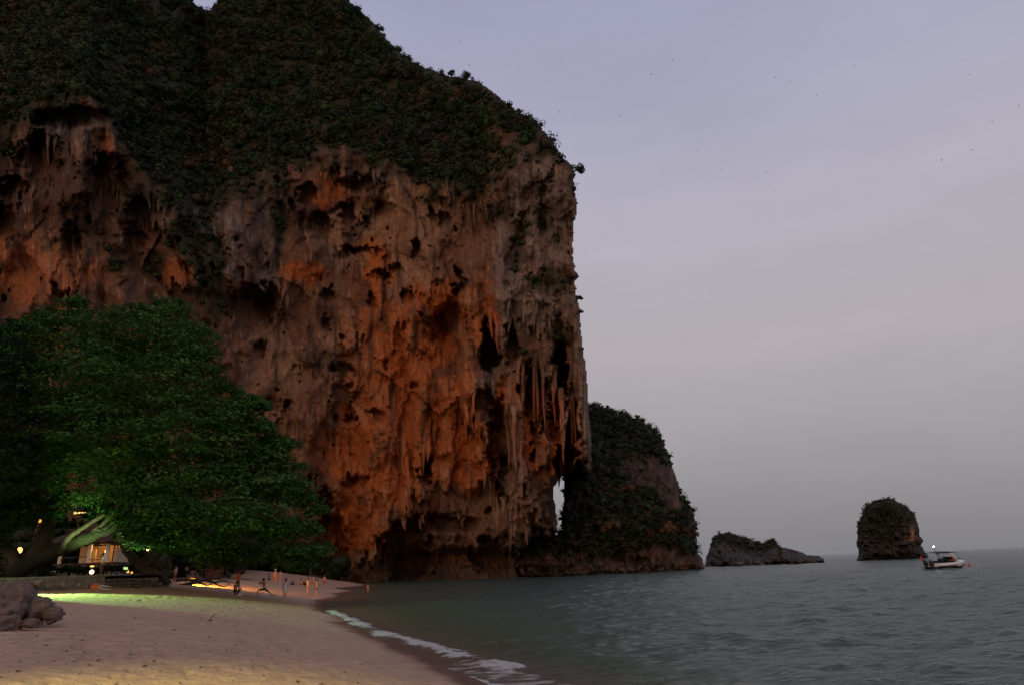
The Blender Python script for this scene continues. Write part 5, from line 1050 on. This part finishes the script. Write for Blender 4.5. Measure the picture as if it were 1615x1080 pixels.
for i in range(6):                                   # the pale maker's strip on the dark band of the hull side, too far off to read
    x = .3 + i * .22; mk.box(x, x + .15, -1.30, -1.285, .38 + .012 * i, .50 + .012 * i)
mk.build('hull_mark', M['hull_white'], boat)
vx = math.atan2(1490 - CX, FPX); ps = on_z(1495.0, 896.3, 0.0); heading = -vx + math.radians(58)
boat.location = (ps[0], ps[1], .0); boat.rotation_euler = (math.radians(1.5), 0, heading)
pb_ = on_z(1529, 892.5, 0); buoy = empty('mooring_buoy', (pb_[0], pb_[1], 0)); tag(buoy, 'small red mooring buoy floating off the bow of the speedboat', 'buoy')
MB().ball((0, 0, .08), (.26, .26, .24), 10, 8).build('float', M['lifejacket'], buoy, True); MB().tube([(0, 0, .3), (0, 0, .42)], [.05, .03], 6).build('ring', M['metal'], buoy)

# ================================================================== TREES AND SHRUBS ONE CAN TELL APART ON THE ROCKS
def rock_tree(px, py, r, label, lean=(0, 0), yf=cliff_Y, per=420, dry=False, cat='tree', name='cliff_tree', leaf=.38, group=None, dY=0.0):
    Y = float(yf(np.array([px - lean[0]], float), np.array([py - lean[1] + 6], float))[0]) + dY
    P0 = W(px - lean[0], py - lean[1] + 6, Y + .5); P1 = W(px, py, Y - .6)
    root = empty(name, P0); tag(root, label, cat, group)
    mid_ = (P0 + P1) / 2 + np.array([.1, 0, .4])
    attach(MB().tube([P0, mid_, P1], [.22, .17, .10], 7).build('trunk', M['bark'], None, True), root)
    n = 8; C = P1 + np.clip(rng.normal(size=(n, 3)), -1.3, 1.3) * r * np.array([.42, .35, .28]); R = r * rng.uniform(.35, .6, n)
    cc = (DRY[rng.integers(0, 3, n)] * 2.2) if dry else GREENS[rng.integers(0, 5, n)]
    Pl, Nl, cl_ = crown_leaves(C, R, per // 4, cc, .85)
    attach(obj('crown', leaf_mesh('crown', Pl, Nl, leaf * (.6 + .6 * rng.random(len(Pl))), cl_, .6, crown_cores(C, R, cc, .5)), M['leaf']), root)
g1 = 'trees standing out on the skyline of the cliff'
rock_tree(913, 268, 1.5, 'small tree leaning out over the right edge of the cliff top', (12, -2), leaf=.4, group=g1)
rock_tree(735, 121, 2.2, 'bushy tree standing up at the middle of the sloping skyline', group=g1)
rock_tree(712, 116, 1.4, 'smaller bush just left of the bushy skyline tree', group=g1)
rock_tree(598, 44, 2.0, 'tree at the steep step of the skyline near the top of the frame', group=g1)
rock_tree(350, 4, 2.6, 'tree beside the small notch of sky', group=g1)
rock_tree(915, 470, .9, 'tiny bush jutting from the right cliff edge at half height', (8, 0), leaf=.35, group=g1)
rock_tree(916, 491, .7, 'lowest tiny bush on the right cliff edge', (8, 0), leaf=.3, group=g1)
g2 = 'dry rusty shrubs on the headland'
rock_tree(962, 830, 3.4, 'largest rust brown shrub low on the headland slope', (0, 0), hd_Y, 260, True, 'shrub', 'dry_shrub', .45, g2)
rock_tree(1052, 832, 3.0, 'rust brown shrub at the seaward end of the headland', (0, 0), hd_Y, 240, True, 'shrub', 'dry_shrub', .45, g2)
rock_tree(985, 772, 2.8, 'rust brown shrub on the ledge below the bare rock face', (0, 0), hd_Y, 220, True, 'shrub', 'dry_shrub', .45, g2)
rock_tree(868, 884, 2.2, 'reddish shrub low beside the sea cave', (0, 0), hd_Y, 160, True, 'shrub', 'dry_shrub', .4, g2)
g3 = 'trees on the headland skyline'
rock_tree(1082, 793, 1.4, 'upright tree on the seaward shoulder of the headland', (0, 0), hd_Y, 140, False, 'tree', 'cliff_tree', .4, g3)
rock_tree(1004, 656, 1.2, 'round tree on the top curve of the headland', (0, 0), hd_Y, 140, False, 'tree', 'cliff_tree', .4, g3)
rock_tree(1096, 842, 1.3, 'thin bare looking bush hanging at the headland end', (4, 0), hd_Y, 90, True, 'shrub', 'dry_shrub', .3, g2)

# ================================================================== BIRDS
M['bird'] = material('dark_feathers', (.03, .03, .035), rough=.8)
bm_ = MB(); bm_.loft([[(-.42, 0, 0)] * 6, [(-.2 , .05 * math.cos(a), .05 * math.sin(a)) for a in np.linspace(0, 5.24, 6)], [(.1, .085 * math.cos(a), .075 * math.sin(a)) for a in np.linspace(0, 5.24, 6)], [(.3, .05 * math.cos(a), .05 * math.sin(a)) for a in np.linspace(0, 5.24, 6)], [(.44, 0, 0)] * 6])
bm_.add([(-.42, -.02, .01), (-.6, -.1, .02), (-.6, .1, .02), (-.42, .02, .01)], [(0, 1, 2, 3)])
for sg in (1, -1):
    bm_.add([(.16, sg * .06, .03), (.22, sg * .38, .17), (.06, sg * .8, .08), (-.04, sg * .42, .14), (-.10, sg * .06, .02), (.16, sg * .06, .05), (.22, sg * .38, .19), (.06, sg * .8, .09), (-.04, sg * .42, .16), (-.10, sg * .06, .04)], [(0, 1, 3, 4), (1, 2, 3), (9, 8, 6, 5), (8, 7, 6)])
bird_me = bm_.data('bird'); bird_me.materials.append(M['bird'])
for px, py in [(858, 89), (864, 113), (885, 97), (899, 120), (882, 177), (905, 186), (984, 138), (979, 183), (1027, 118), (1061, 96), (1223, 123), (1228, 119), (1246, 129), (1220, 207), (1100, 239), (1137, 267), (1042, 273), (1293, 6), (1252, 80), (1348, 104), (1288, 151), (1393, 144), (1518, 95), (1530, 118), (1607, 167), (1565, 192), (1534, 237), (1485, 253), (727, 65), (740, 103), (1210, 273), (1214, 292)]:
    o = bpy.data.objects.new('bird', bird_me); COL.objects.link(o); o.location = W(px, py, rng.uniform(150, 230)); o.rotation_euler = (rng.uniform(-.5, .5), rng.uniform(-.2, .2), rng.uniform(2.4, 3.9)); s = rng.uniform(.4, .62); o.scale = (s, s, s)
    tag(o, 'tiny dark bird gliding high in the dusk sky', 'bird', 'birds scattered over the sky')
